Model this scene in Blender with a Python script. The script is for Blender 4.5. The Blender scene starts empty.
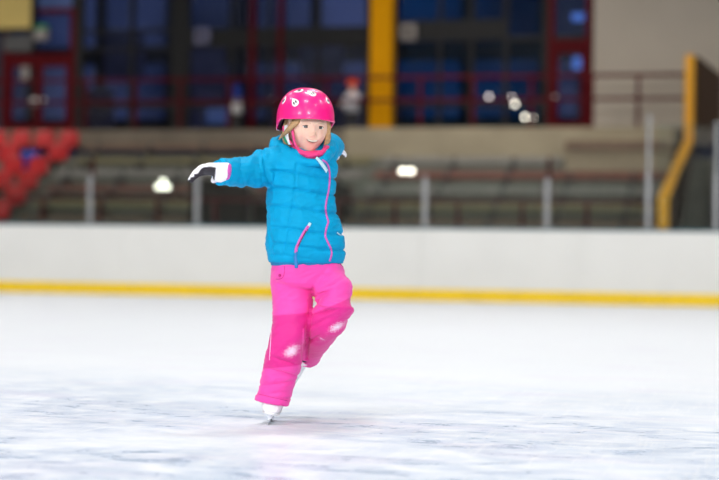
import bpy, bmesh, math, random
import numpy as np
from mathutils import Vector, Matrix, Quaternion, noise
from mathutils.bvhtree import BVHTree
random.seed(7); rng = np.random.default_rng(7)
PI = math.pi
scn = bpy.context.scene
col = scn.collection

# ------------------------------------------------------------------ camera
W, H, FPX = 719, 480, 1700.0
YAW = math.radians(13.3); PITCH = math.radians(0.775); ROLL = math.radians(0.9)
CAM = Vector((0, -25.2, 0.556))
fwd_h = Vector((-math.sin(YAW), math.cos(YAW), 0)); right0 = Vector((math.cos(YAW), math.sin(YAW), 0)); up0 = Vector((0, 0, 1))
FW = (fwd_h*math.cos(PITCH) + up0*math.sin(PITCH)).normalized()
UP = right0.cross(FW).normalized()
RT = (right0*math.cos(ROLL) + UP*math.sin(ROLL)).normalized()
UP = (UP*math.cos(ROLL) - right0*math.sin(ROLL)).normalized()
def ray(px, py):
    return (FW + RT*((px-W/2)/FPX) + UP*((H/2-py)/FPX))
def onY(px, py, Y):                       # point of the rink-parallel plane Y = const seen at a pixel
    r = ray(px, py); return CAM + r*((Y-CAM.y)/r.y)
def onZ(px, py, Z):
    r = ray(px, py); return CAM + r*((Z-CAM.z)/r.z)
base = onZ(268, 424.5, 0.0)
D0 = (base-CAM).dot(fwd_h)
Rz = Matrix.Rotation(YAW, 3, 'Z'); RzI = Rz.transposed()
def L(px, py, dy=0.0):                    # child's own frame: x right, y away, z up
    r = ray(px, py); p = CAM + r*((D0+dy)/r.dot(fwd_h))
    return RzI @ (p-base)

cd = bpy.data.cameras.new('camera'); cam = bpy.data.objects.new('camera', cd); col.objects.link(cam)
M = Matrix((RT, UP, -FW)).transposed().to_4x4(); M.translation = CAM; cam.matrix_world = M
cd.sensor_width = 36; cd.lens = 36*FPX/W; cd.clip_end = 300
cd.dof.use_dof = True; cd.dof.focus_distance = (base-CAM).dot(FW) - 0.06; cd.dof.aperture_fstop = 1.8
scn.camera = cam
vs = scn.view_settings; vs.view_transform = 'Standard'; vs.look = 'None'; vs.gamma = 1; vs.use_curve_mapping = False; vs.exposure = 0.0

# ------------------------------------------------------------------ materials
def s2l(c):
    return tuple(((v/255)/12.92 if v/255 <= .04045 else ((v/255+.055)/1.055)**2.4) for v in c)
def mat(name, rgb, rough=.6, metal=0., noise_scale=None, var=.12, bump=0., bump_scale=60., spec=.5, emis=None, estr=0., coat=0., sheen=0., attr=False, sss=0.):
    m = bpy.data.materials.new(name); m.use_nodes = True; nt = m.node_tree; b = nt.nodes['Principled BSDF']
    c = s2l(rgb)
    b.inputs['Base Color'].default_value = (*c, 1); b.inputs['Roughness'].default_value = rough; b.inputs['Metallic'].default_value = metal
    b.inputs['Specular IOR Level'].default_value = spec; b.inputs['Coat Weight'].default_value = coat; b.inputs['Coat Roughness'].default_value = .12
    b.inputs['Sheen Weight'].default_value = sheen
    if sss: b.inputs['Subsurface Weight'].default_value = sss; b.inputs['Subsurface Radius'].default_value = (1., .35, .2); b.inputs['Subsurface Scale'].default_value = .006
    if emis: b.inputs['Emission Color'].default_value = (*s2l(emis), 1); b.inputs['Emission Strength'].default_value = estr
    tc = nt.nodes.new('ShaderNodeTexCoord'); src = None
    if attr:
        a = nt.nodes.new('ShaderNodeAttribute'); a.attribute_name = 'Col'; src = a.outputs['Color']
        nt.links.new(src, b.inputs['Base Color'])
    if noise_scale:
        n = nt.nodes.new('ShaderNodeTexNoise'); n.inputs['Scale'].default_value = noise_scale; n.inputs['Detail'].default_value = 5
        nt.links.new(tc.outputs['Object'], n.inputs['Vector'])
        mr = nt.nodes.new('ShaderNodeMapRange'); mr.inputs['From Min'].default_value = .3; mr.inputs['From Max'].default_value = .7
        mr.inputs['To Min'].default_value = 1-var; mr.inputs['To Max'].default_value = 1+var*.6
        nt.links.new(n.outputs['Fac'], mr.inputs['Value'])
        mx = nt.nodes.new('ShaderNodeVectorMath'); mx.operation = 'SCALE'
        if src: nt.links.new(src, mx.inputs[0])
        else: mx.inputs[0].default_value = c
        nt.links.new(mr.outputs['Result'], mx.inputs['Scale']); nt.links.new(mx.outputs[0], b.inputs['Base Color'])
    if bump:
        n2 = nt.nodes.new('ShaderNodeTexNoise'); n2.inputs['Scale'].default_value = bump_scale; n2.inputs['Detail'].default_value = 4
        nt.links.new(tc.outputs['Object'], n2.inputs['Vector'])
        bp = nt.nodes.new('ShaderNodeBump'); bp.inputs['Strength'].default_value = bump; bp.inputs['Distance'].default_value = .004
        nt.links.new(n2.outputs['Fac'], bp.inputs['Height']); nt.links.new(bp.outputs['Normal'], b.inputs['Normal'])
    return m
def glass_mat(name, tint, gloss=.08, rough=.02):
    m = bpy.data.materials.new(name); m.use_nodes = True; nt = m.node_tree; nt.nodes.clear()
    o = nt.nodes.new('ShaderNodeOutputMaterial'); t = nt.nodes.new('ShaderNodeBsdfTransparent'); g = nt.nodes.new('ShaderNodeBsdfGlossy'); mx = nt.nodes.new('ShaderNodeMixShader')
    t.inputs['Color'].default_value = (*tint, 1); g.inputs['Roughness'].default_value = rough
    nz = nt.nodes.new('ShaderNodeTexNoise'); nz.inputs['Scale'].default_value = 1.5
    mr = nt.nodes.new('ShaderNodeMapRange'); mr.inputs['To Min'].default_value = gloss*.7; mr.inputs['To Max'].default_value = gloss*1.3
    nt.links.new(nz.outputs['Fac'], mr.inputs['Value']); nt.links.new(mr.outputs['Result'], mx.inputs['Fac'])
    nt.links.new(t.outputs[0], mx.inputs[1]); nt.links.new(g.outputs[0], mx.inputs[2]); nt.links.new(mx.outputs[0], o.inputs['Surface'])
    return m

MT = dict(
 board=mat('board_plastic', (236,236,233), .38, noise_scale=1.2, var=.03, bump=.05, bump_scale=8),
 yellow=mat('yellow_kick', (255,214,0), .5, noise_scale=3, var=.06),
 teal=mat('teal_cap', (40,92,104), .4, noise_scale=4, var=.1),
 alu=mat('aluminium', (150,152,154), .45, .6, noise_scale=6, var=.08),
 steel=mat('steel', (205,208,212), .22, 1., noise_scale=20, var=.05),
 concrete=mat('concrete', (128,118,104), .85, noise_scale=2.2, var=.2, bump=.3, bump_scale=20),
 parapet=mat('parapet_concrete', (168,157,134), .85, noise_scale=1.5, var=.14, bump=.3, bump_scale=20),
 step=mat('step_concrete', (128,130,122), .85, noise_scale=2.5, var=.18),
 wood_brown=mat('bench_brown', (132,110,92), .6, noise_scale=5, var=.25),
 wood_olive=mat('bench_olive', (138,132,100), .6, noise_scale=5, var=.25),
 wood_grey=mat('bench_grey', (148,146,140), .6, noise_scale=5, var=.2),
 wood_red=mat('bench_red', (136,92,80), .6, noise_scale=5, var=.2),
 dark=mat('dark_metal', (34,34,36), .6, noise_scale=6, var=.1),
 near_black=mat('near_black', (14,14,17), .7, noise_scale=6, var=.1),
 red=mat('red_rail', (80,8,20), .6, spec=.1, noise_scale=5, var=.1),
 red_frame=mat('red_frame', (90,8,18), .6, spec=.1, noise_scale=5, var=.12),
 red_seat=mat('red_seat', (190,24,30), .4, noise_scale=5, var=.1),
 blue_seat=mat('blue_fabric', (20,60,170), .6, noise_scale=9, var=.15),
 col_yellow=mat('column_yellow', (222,154,0), .7, noise_scale=2, var=.05, spec=.1),
 yel_edge=mat('edge_yellow', (250,178,10), .5, noise_scale=2, var=.06),
 brown=mat('brown_panel', (66,40,24), .6, noise_scale=2, var=.2),
 navy=mat('navy_panel', (36,42,56), .6, noise_scale=2, var=.2),
 beige=mat('beige_wall', (196,186,172), .8, noise_scale=.8, var=.06),
 cream=mat('cream_panel', (206,182,106), .7, noise_scale=1.5, var=.06),
 greyp=mat('grey_panel', (86,86,88), .7, noise_scale=3, var=.1),
 foyer=mat('foyer_wall', (44,46,62), .8, noise_scale=.7, var=.3),
 blind=mat('grey_blind', (120,120,150), .8, noise_scale=3, var=.3),
 deck=mat('deck_floor', (110,104,98), .7, noise_scale=2, var=.1),
 ceil=mat('ceiling_panel', (92,94,98), .8, noise_scale=1, var=.1),
 white=mat('white_paint', (225,225,225), .5, noise_scale=6, var=.04),
 green=mat('green_sign', (40,140,80), .5, noise_scale=6, var=.05),
 glint=mat('glint_glow', (255,250,225), .5, noise_scale=None, emis=(255,250,232), estr=5),
 glint_dim=mat('glint_glow_dim', (255,250,240), .5, emis=(255,246,240), estr=3.2),
 sky_blue=mat('blue_screen', (40,90,220), .5, emis=(40,90,220), estr=.5),
)
MT['pale'] = mat('pale_reflection', (90,150,230), .5, noise_scale=5, emis=(110,160,240), estr=.9)
MT['dull'] = mat('dull_white', (150,144,140), .7, noise_scale=6, var=.06)
MT['glass'] = glass_mat('rink_glass', (.90,.94,.93), .035)
MT['win_blue'] = glass_mat('window_glass_blue', (.05,.42,.62), .04)
MT['win'] = glass_mat('window_glass', (.62,.66,.78), .05)

# ------------------------------------------------------------------ mesh helpers
def obj(name, bm, m, parent=None, smooth=False, kind=None):
    me = bpy.data.meshes.new(name)
    if isinstance(bm, bmesh.types.BMesh): bm.normal_update(); bm.to_mesh(me); bm.free()
    else: me = bm; me.name = name
    o = bpy.data.objects.new(name, me); col.objects.link(o)
    for k in (m if isinstance(m, (list, tuple)) else [m]): me.materials.append(k)
    if parent: o.parent = parent
    if smooth: me.polygons.foreach_set('use_smooth', [True]*len(me.polygons))
    if kind: o['kind'] = kind
    return o
def tag(o, label, cat, group=None):
    o['label'] = label; o['category'] = cat
    if group: o['group'] = group
    return o
def thing(name, label, cat, loc=(0,0,0), rz=0, group=None):
    o = bpy.data.objects.new(name, None); col.objects.link(o); o.location = loc; o.rotation_euler = (0,0,rz); o.empty_display_size = .1
    return tag(o, label, cat, group)
def box(bm, lo, hi, bevel=0.):
    lo = Vector(lo); hi = Vector(hi)
    vs_ = [bm.verts.new((x,y,z)) for x in (lo.x,hi.x) for y in (lo.y,hi.y) for z in (lo.z,hi.z)]
    fs = [bm.faces.new([vs_[i] for i in q]) for q in ((0,1,3,2),(4,6,7,5),(0,4,5,1),(2,3,7,6),(0,2,6,4),(1,5,7,3))]
    if bevel:
        es = list({e for f in fs for e in f.edges}); bmesh.ops.bevel(bm, geom=es, offset=bevel, segments=2, affect='EDGES', profile=.5)
    return bm
def B(lo, hi, bevel=0.): return box(bmesh.new(), lo, hi, bevel)
def cyl(bm, p0, p1, r, n=14, r1=None):
    p0 = Vector(p0); p1 = Vector(p1); d = p1-p0; q = d.to_track_quat('Z','Y').to_matrix().to_4x4(); q.translation = (p0+p1)/2
    bmesh.ops.create_cone(bm, cap_ends=True, segments=n, radius1=r, radius2=r if r1 is None else r1, depth=d.length, matrix=q)
    return bm
def sph(bm, c, r, sc=(1,1,1), u=18, v=12):
    bmesh.ops.create_uvsphere(bm, u_segments=u, v_segments=v, radius=r, matrix=Matrix.Translation(c) @ Matrix.Diagonal((*sc,1)))
    return bm
def extrude_yz(bm, pts, x0, x1):
    a = [bm.verts.new((x0,y,z)) for y,z in pts]; b = [bm.verts.new((x1,y,z)) for y,z in pts]; n = len(pts)
    bm.faces.new(a); bm.faces.new(b[::-1])
    for i in range(n): bm.faces.new((a[i], b[i], b[(i+1)%n], a[(i+1)%n]))
    bmesh.ops.recalc_face_normals(bm, faces=bm.faces[:])
    return bm
def extrude_xz(bm, pts, y0, y1):
    a = [bm.verts.new((x,y0,z)) for x,z in pts]; b = [bm.verts.new((x,y1,z)) for x,z in pts]; n = len(pts)
    bm.faces.new(a); bm.faces.new(b[::-1])
    for i in range(n): bm.faces.new((a[i], b[i], b[(i+1)%n], a[(i+1)%n]))
    bmesh.ops.recalc_face_normals(bm, faces=bm.faces[:])
    return bm
def cr(a, b, c, d, t):
    return .5*((2*b) + (c-a)*t + (2*a-5*b+4*c-d)*t*t + (3*b-a-3*c+d)*t**3)
def resample(vals, sub):
    out = []; n = len(vals)
    for i in range(n-1):
        a, b, c, d = vals[max(i-1,0)], vals[i], vals[i+1], vals[min(i+2,n-1)]
        for k in range(sub): out.append(cr(a,b,c,d,k/sub))
    out.append(vals[-1]); return out
def loft(bm, secs, n=28, sub=5, cap=True, sq=2.0):
    """secs: (centre, u, v) vectors; smooth closed skin through the elliptical rings"""
    A = [np.concatenate([np.array(c), np.array(u), np.array(v)]) for c,u,v in secs]
    A = resample(A, sub) if sub > 1 else A
    rings = []
    for a in A:
        c, u, v = a[:3], a[3:6], a[6:9]; r = []
        for k in range(n):
            t = 2*PI*k/n; ct, st = math.cos(t), math.sin(t); e = 2/sq
            p = c + u*math.copysign(abs(ct)**e, ct) + v*math.copysign(abs(st)**e, st)
            r.append(bm.verts.new(p))
        rings.append(r)
    for r0, r1 in zip(rings, rings[1:]):
        for k in range(n): bm.faces.new((r0[k], r0[(k+1)%n], r1[(k+1)%n], r1[k]))
    if cap:
        for r, a, s in ((rings[0], A[0], 1), (rings[-1], A[-1], -1)):
            c = bm.verts.new(a[:3])
            for k in range(n): bm.faces.new((r[(k+1)%n], r[k], c) if s == 1 else (r[k], r[(k+1)%n], c))
    return bm
def tube(bm, pts, radii, n=16, sub=4, flat=1.0, upv=(0,0,1), cap=True, sq=2.0):
    """round tube along points; flat squeezes it across upv"""
    P = [Vector(p) for p in pts]; secs = []
    for i, p in enumerate(P):
        t = (P[min(i+1,len(P)-1)]-P[max(i-1,0)]).normalized()
        u = Vector(upv).cross(t)
        if u.length < 1e-3: u = Vector((1,0,0)).cross(t)
        u.normalize(); v = t.cross(u).normalized()
        secs.append((p, u*radii[i], v*radii[i]*flat))
    return loft(bm, secs, n, sub, cap, sq)
def remesh(bm, voxel, smooth_it=3, sub=0):
    bmesh.ops.recalc_face_normals(bm, faces=bm.faces[:])
    me = bpy.data.meshes.new('tmp'); bm.to_mesh(me); bm.free()
    o = bpy.data.objects.new('tmp', me); col.objects.link(o)
    m = o.modifiers.new('r', 'REMESH'); m.mode = 'VOXEL'; m.voxel_size = voxel
    s = o.modifiers.new('s', 'SMOOTH'); s.factor = .6; s.iterations = smooth_it
    dg = bpy.context.evaluated_depsgraph_get(); me2 = bpy.data.meshes.new_from_object(o.evaluated_get(dg))
    bpy.data.objects.remove(o); bpy.data.meshes.remove(me)
    return me2
def get_co(me):
    a = np.empty(len(me.vertices)*3, np.float32); me.vertices.foreach_get('co', a); a = a.reshape(-1,3).astype(float)
    nn = np.array([v.normal[:] for v in me.vertices]); return a, nn
def set_co(me, a):
    me.vertices.foreach_set('co', a.astype(np.float32).ravel()); me.update()
def set_col(me, c, name='Col'):
    at = me.color_attributes.new(name, 'FLOAT_COLOR', 'POINT')
    full = np.ones((len(me.vertices),4), np.float32); full[:,:3] = c; at.data.foreach_set('color', full.ravel())
def bvh_of(me):
    return BVHTree.FromPolygons([v.co for v in me.vertices], [p.vertices[:] for p in me.polygons])
def ribbon(bm, pts, nors, width, thick, round_=False):
    """a band with thickness lying on a surface"""
    n = len(pts); rows = []
    for i in range(n):
        t = (pts[min(i+1,n-1)]-pts[max(i-1,0)]).normalized(); s = nors[i].cross(t).normalized(); N = nors[i]
        w = width[i] if isinstance(width, (list,tuple)) else width
        rows.append([bm.verts.new(pts[i]+s*a*w/2+N*b) for a,b in ((-1,-.001),(-.85,thick*.8),(0,thick),(.85,thick*.8),(1,-.001))])
    for r0, r1 in zip(rows, rows[1:]):
        for k in range(4): bm.faces.new((r0[k], r0[k+1], r1[k+1], r1[k]))
        bm.faces.new((r0[4], r0[0], r1[0], r1[4]))
    bm.faces.new(rows[0]); bm.faces.new(rows[-1][::-1])
    bmesh.ops.recalc_face_normals(bm, faces=bm.faces[:])
    return bm
vnoise = lambda p, s, o=0.: noise.noise(Vector((p[0]*s+o, p[1]*s+o*1.7, p[2]*s-o)))

# ------------------------------------------------------------------ ice
def ice_material():
    m = bpy.data.materials.new('ice'); m.use_nodes = True; nt = m.node_tree; b = nt.nodes['Principled BSDF']; N = nt.nodes.new; K = nt.links.new
    tc = N('ShaderNodeTexCoord')
    def nz(scale, detail, sx=1, sy=1, rot=0, rgh=.6, dist=0):
        mp = N('ShaderNodeMapping'); mp.inputs['Scale'].default_value = (sx,sy,1); mp.inputs['Rotation'].default_value = (0,0,rot); K(tc.outputs['Object'], mp.inputs['Vector'])
        n = N('ShaderNodeTexNoise'); n.inputs['Scale'].default_value = scale; n.inputs['Detail'].default_value = detail; n.inputs['Roughness'].default_value = rgh; n.inputs['Distortion'].default_value = dist
        K(mp.outputs[0], n.inputs['Vector']); return n.outputs['Fac']
    def rng_(v, a, b_, c=0, d=1):
        r = N('ShaderNodeMapRange'); r.inputs['From Min'].default_value = a; r.inputs['From Max'].default_value = b_; r.inputs['To Min'].default_value = c; r.inputs['To Max'].default_value = d; K(v, r.inputs['Value']); return r.outputs['Result']
    def mth(op, a, b_):
        x = N('ShaderNodeMath'); x.operation = op
        for i, v in enumerate((a,b_)):
            if isinstance(v,(int,float)): x.inputs[i].default_value = v
            else: K(v, x.inputs[i])
        return x.outputs[0]
    big = rng_(nz(.8, 4, 1, 1.6, .2, .6), .35, .54)
    med = rng_(nz(5, 6, 1, 1.6, .5, .75, .6), .38, .62)
    scr = rng_(nz(26, 5, 1, .06, .9, .8), .55, .62)
    scr2 = rng_(nz(30, 5, .07, 1, -.35, .8), .55, .62)
    scr3 = rng_(nz(24, 5, .08, 1, .25, .8), .56, .62)
    wear = mth('MULTIPLY', big, med)                     # bare darker ice
    sc_ = mth('MAXIMUM', scr, mth('MAXIMUM', scr2, scr3))
    base_ = N('ShaderNodeMixRGB'); sx_ = N('ShaderNodeSeparateXYZ'); K(tc.outputs['Object'], sx_.inputs[0])
    zone = mth('MAXIMUM', rng_(sx_.outputs['Y'], -16.8, -19.2, .06, 1), 0)     # the middle of the rink is skated bare
    base_.inputs[1].default_value = (.80,.83,.87,1); base_.inputs[2].default_value = (.44,.56,.76,1); K(mth('MULTIPLY', mth('MULTIPLY', wear, zone), .85), base_.inputs[0])
    lilac = N('ShaderNodeMixRGB'); lilac.inputs[2].default_value = (.72,.66,.80,1); K(mth('MULTIPLY', rng_(nz(1.4,3,1,2,.1), .52, .7), .3), lilac.inputs[0]); K(base_.outputs[0], lilac.inputs[1])
    c2 = N('ShaderNodeMixRGB'); c2.inputs[2].default_value = (.86,.88,.92,1); K(mth('MULTIPLY', sc_, .4), c2.inputs[0]); K(lilac.outputs[0], c2.inputs[1])
    K(c2.outputs[0], b.inputs['Base Color'])
    K(rng_(mth('MULTIPLY', wear, zone), 0, 1, .55, .22), b.inputs['Roughness']); b.inputs['Specular IOR Level'].default_value = .3
    b.inputs['IOR'].default_value = 1.31; b.inputs['Coat Weight'].default_value = .04; b.inputs['Coat Roughness'].default_value = .12
    bp = N('ShaderNodeBump'); bp.inputs['Strength'].default_value = .35; bp.inputs['Distance'].default_value = .004
    K(mth('ADD', mth('MULTIPLY', sc_, .5), nz(14, 6, 1, 1.2, .4, .7)), bp.inputs['Height']); K(bp.outputs[0], b.inputs['Normal'])
    return m
obj('floor', B((-30,-34,-.2), (30,0.02,0)), ice_material(), kind='structure')

# ------------------------------------------------------------------ rink barrier
bar = thing('rink_barrier', 'long white rink barrier with yellow kick strip along the ice', 'rink barrier', (0,0,0))
pb = bmesh.new()
x = -29.
while x < 29:                                            # abutting plastic sheets of the white face
    box(pb, (x+.003, .0, .14), (x+2.397, .03, 1.085)); x += 2.4
box(pb, (-29,.03,0), (29,.14,1.06))
obj('face_panel', pb, MT['board'], bar)
obj('kick_strip', B((-29,-.022,0), (29,.0,.18), .004), MT['yellow'], bar)
obj('cap_rail', B((-29,-.02,1.085), (29,.16,1.12), .008), MT['teal'], bar)
# stanchions and glass
posts = [(-27,175),(90,176),(197,175),(311,176),(425,177),(547,178),(648,115),(716,122),(790,122)]
px_X = []
for i, (px, ty) in enumerate(posts):
    p = onY(px, 225, .07); top = onY(px, ty, .07).z; px_X.append((p.x, top))
    where = {90:'nearest the left end of the stands', 197:'below the outstretched white glove', 311:'hidden behind the jacket', 425:'right of the child and nearest to her', 547:'third from the right, short', 648:'tall one beside the yellow edged partition', 716:'tall one at the right end'}.get(px, 'beyond the picture edge')
    t = thing('glass_post', f'grey metal glass post on the rink barrier, {where}', 'post', (p.x,.07,1.12), 0, 'posts on the rink barrier')
    bm = B((-.038,-.03,0.012), (.038,.03,min(top,1.95)-1.12), .006)
    if top > 2.1: box(bm, (-.026,-.02,min(top,1.95)-1.12), (.026,.02,top-1.12), .005)
    obj('upright', bm, MT['alu'], t)
    obj('foot_plate', B((-.09,-.05,.0), (.09,.05,.012)), MT['alu'], t)
gl = ['left end of the barrier','barrier below the outstretched arm','barrier just left of the jacket','barrier just right of the jacket','barrier right of the middle','barrier left of the tall grey post','barrier between the two tall grey posts','barrier past the last tall post']
for i in range(len(px_X)-1):
    (x0,t0),(x1,t1) = px_X[i], px_X[i+1]; tp = t1 if i < 5 else (t1 if i > 5 else px_X[5][1])
    tag(obj('rink_glass', B((x0+.11,.064,1.121), (x1-.11,.076,min(tp,t1)-.02)), MT['glass']), f'clear glass panel on the {gl[i]}', 'glass panel', 'glass panels on the rink barrier')

# ------------------------------------------------------------------ stands
Y0, G_, Z0, R_ = 2.0, .75, .38, .32
NR = 8
DECK = 3.24; YD = Y0 + NR*G_                      # deck edge
XL = -29.9; XR = 14
tun0, tun1 = onY(226, 200, 4).x, onY(338, 200, 4).x
blk0 = onY(568, 150, YD-1).x; 
obj('floor_walkway', B((-30,.16,-.2), (30,Y0,.05)), MT['step'], kind='structure')
def profile(k0, k1):
    pts = [(Y0+k0*G_, 0.0)]
    for k in range(k0, k1):
        pts += [(Y0+k*G_, Z0+R_*k), (Y0+(k+1)*G_, Z0+R_*k)]
    pts += [(Y0+k1*G_, 0.0)]
    return pts
sb = bmesh.new()
extrude_yz(sb, profile(0,NR), XL, tun0)
extrude_yz(sb, profile(0,NR), tun1, XR)
extrude_yz(sb, [(Y0+4*G_, 1.72)] + profile(4,NR)[1:-1] + [(Y0+NR*G_, 1.72)], tun0, tun1)
obj('floor_terrace', sb, MT['step'], kind='structure')
# entrance tunnel through the terrace
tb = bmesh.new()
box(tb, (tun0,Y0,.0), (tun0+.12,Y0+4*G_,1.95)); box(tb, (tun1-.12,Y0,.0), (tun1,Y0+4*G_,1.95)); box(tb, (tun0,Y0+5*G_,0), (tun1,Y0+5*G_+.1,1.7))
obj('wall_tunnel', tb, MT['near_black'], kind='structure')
obj('wall_parapet', B((onY(345,140,YD-.4).x, YD-.42, DECK-.62), (onY(660,210,1.35).x-.12, YD, DECK)), MT['parapet'], kind='structure')
obj('wall_parapet_left', B((-30, YD-.02, DECK-.42), (onY(345,140,YD-.4).x, YD+.2, DECK)), MT['concrete'], kind='structure')
obj('wall_block', B((blk0, YD-1.45, 0), (onY(660,210,1.35).x-.12, YD-.42, DECK-.40)), MT['parapet'], kind='structure')
obj('trim_3', B((blk0, YD-1.475, onY(600,150,YD-1.45).z), (onY(660,210,1.35).x-.12, YD-1.45, onY(600,141,YD-1.45).z)), MT['wood_brown'], kind='structure')
obj('floor_deck', B((-30, YD, DECK-.3), (30, 22, DECK-.001)), MT['deck'], kind='structure')
# benches: one along each step of each block of seats
cols_l = ['wood_grey','wood_grey','wood_brown','wood_olive','wood_red','wood_grey','wood_olive','wood_brown']
cols_r = ['wood_grey','wood_olive','wood_brown','wood_olive','wood_grey','wood_red','wood_grey','wood_grey']
ordn = ['lowest','second','third','fourth','fifth','sixth','seventh','top']
def bench(x0, x1, k, m, side):
    z = Z0+R_*k; y = Y0+k*G_+.30
    t = thing('terrace_bench', f'long {m[1]} bench in the {ordn[k]} row up of the stand {side}', 'bench', (x0,y,z), 0, 'benches on the terraced stand')
    bm = bmesh.new()
    for q in range(3): box(bm, (0,-.17+q*.115,.17), (x1-x0,-.17+q*.115+.1,.205), .006)
    obj('seat', bm, MT[m[0]], t)
    bm = B((0,.20,.215), (x1-x0,.225,.33), .006)
    obj('backrest', bm, MT[m[0]], t)
    xx = .25
    while xx < x1-x0:
        bm = B((xx-.03,-.15,0), (xx+.03,.16,.17)); box(bm, (xx-.03,.16,0), (xx+.03,.198,.33)); obj('support', bm, MT['greyp'], t); xx += 1.15
nm = {'wood_grey':'grey','wood_brown':'brown','wood_olive':'olive','wood_red':'dull red'}
seats_x = onY(72, 150, YD-2).x
for k in range(1, NR):
    xl0 = onY(-30,200,Y0+k*G_).x if k < 2 else onY([0,0,9,25,37,47,67,77][k], 180, Y0+k*G_).x
    bench(xl0, tun0-.15, k, (cols_l[k], nm[cols_l[k]]), 'left of the child')
    if k >= 4 and k < 7: bench(tun0+.1, tun1-.1, k, (cols_l[k], nm[cols_l[k]]), 'straight behind the child')
    if k < 7:
        xr1 = onY(660,210,1.35).x-.15 if k < 6 else blk0-.1
        bench(tun1+.15, xr1, k, (cols_r[k], nm[cols_r[k]]), 'right of the child')
# red seats at the left end
def red_seat(p, m, label, group='red bucket seats at the left end of the stand'):
    t = thing('bucket_seat', label, 'seat', p, 0, group)
    bm = bmesh.new(); loft(bm, [((0,-.02,.20),(.19,0,0),(0,.19,0)), ((0,-.02,.24),(.22,0,0),(0,.21,0)), ((0,-.02,.275),(.215,0,0),(0,.205,0))], 20, 3, sq=3)
    obj('seat', bm, m, t, True)
    bm = bmesh.new(); loft(bm, [((0,.16,.26),(.21,0,0),(0,.03,0)), ((0,.20,.40),(.22,0,0),(0,.025,0)), ((0,.235,.54),(.2,0,0),(0,.02,0)), ((0,.25,.6),(.13,0,0),(0,.012,0))], 20, 3, sq=3)
    obj('backrest', bm, m, t, True)
    obj('pedestal', cyl(bmesh.new(), (0,0,0), (0,0,.2), .05, 12), MT['dark'], t)
for k in range(2, 8):
    xe = [0,0,8,24,36,46,66,76][k]; y = Y0+k*G_+.33; z = Z0+R_*k
    xs = onY(xe, 150, y).x - .25; j = 0; xmin = onY(-14,150,y).x
    while xs > xmin:
        if k == 6 and j == 1: xs -= .55; j += 1; continue
        red_seat((xs,y,z), MT['red_seat'], f'red bucket seat in the {ordn[k]} row, {"at" if j==0 else ordn[j]+" from" if j else ""} the right end'.replace('lowest','first')); xs -= .54; j += 1
bs = onY(36,150,Y0+4*G_+.3); 
# blue bag on the steps
t = thing('sports_bag', 'blue sports bag lying among the red seats at the left', 'bag', (onY(32.5,150,Y0+6*G_+.25).x, Y0+6*G_+.19, Z0+R_*6))
bm = bmesh.new(); loft(bm, [((-.16,0,.2),(0,.09,0),(0,0,.12)), ((-.14,0,.21),(0,.14,0),(0,0,.21)), ((.14,0,.21),(0,.14,0),(0,0,.21)), ((.16,0,.2),(0,.09,0),(0,0,.12))], 20, 3, sq=3); obj('bag_body', bm, MT['blue_seat'], t, True)
bm = bmesh.new(); tube(bm, [(-.09,-.02,.40),(-.07,-.03,.48),(.07,-.03,.48),(.09,-.02,.40)], [.012]*4); obj('handle', bm, MT['dark'], t, True)

# low red guard rail in front of the stand
rl = thing('guard_rail', 'low red guard rail in front of the lowest seats behind the glass', 'railing', (0,1.3,.05))
zr = onY(400,201,1.3).z - .05
obj('top_rail', cyl(bmesh.new(), (-25,0,zr), (onY(655,200,1.3).x,0,zr), .025), MT['red'], rl)
obj('mid_rail', cyl(bmesh.new(), (-25,0,zr-.5), (onY(655,200,1.3).x,0,zr-.5), .018), MT['red'], rl)
for px in (-20,42,100,157,215,278,337,395,458,522,587,650):
    xx = onY(px,215,1.3).x; obj('post', cyl(bmesh.new(), (xx,0,0), (xx,0,zr), .03), MT['red'], rl)
for px, lab in ((92,'left'),(549,'right')):
    p = onY(px,166,5.0); k = int((5.0-Y0)/G_); zz = Z0+R_*k
    tag(obj('handrail_post', cyl(bmesh.new(), (p.x,5.05,zz), (p.x,5.05,onY(px,158,5.05).z), .035), MT['red']), f'short red post standing in the {lab} part of the benches', 'post')

# glowing shapes among the benches stand in for reflections in the rink glass
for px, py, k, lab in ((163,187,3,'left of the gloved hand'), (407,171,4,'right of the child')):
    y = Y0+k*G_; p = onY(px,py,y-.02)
    t = thing('bench_glint', f'glowing white glint among the benches {lab}', 'glint', (p.x,y-.02,p.z), 0, 'glowing glints among the benches')
    obj('glint_back', B((-.16,-.002,-.05), (.16,.02,.05), .006), MT['dark'], t)
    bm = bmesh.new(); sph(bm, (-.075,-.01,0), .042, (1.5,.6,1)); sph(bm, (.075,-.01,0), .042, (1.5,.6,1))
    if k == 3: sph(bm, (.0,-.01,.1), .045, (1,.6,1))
    obj('glint_blobs', bm, MT['glint'], t, True)

# ------------------------------------------------------------------ deck railing
YR = YD+.25
def deck_z(px, py): return onY(px, py, YR).z
r = thing('deck_railing', 'long dark red railing with two rails along the upper deck', 'railing', (0,YR,DECK))
z1 = deck_z(445,77)-DECK; z2 = deck_z(445,100)-DECK
for nm_, z in (('top_rail',z1),('mid_rail',z2)): obj(nm_, B((-20,-.03,z-.035), (onY(690,80,YR).x,.03,z+.035), .01), MT['red'], r)
for px in (-10,40,85,135,180,229,278,326,420,473,531,592,638,686):
    xx = onY(px,110,YR).x; obj('post', B((xx-.035,-.03,0), (xx+.035,.03,z1-.03)), MT['red'], r)

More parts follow.
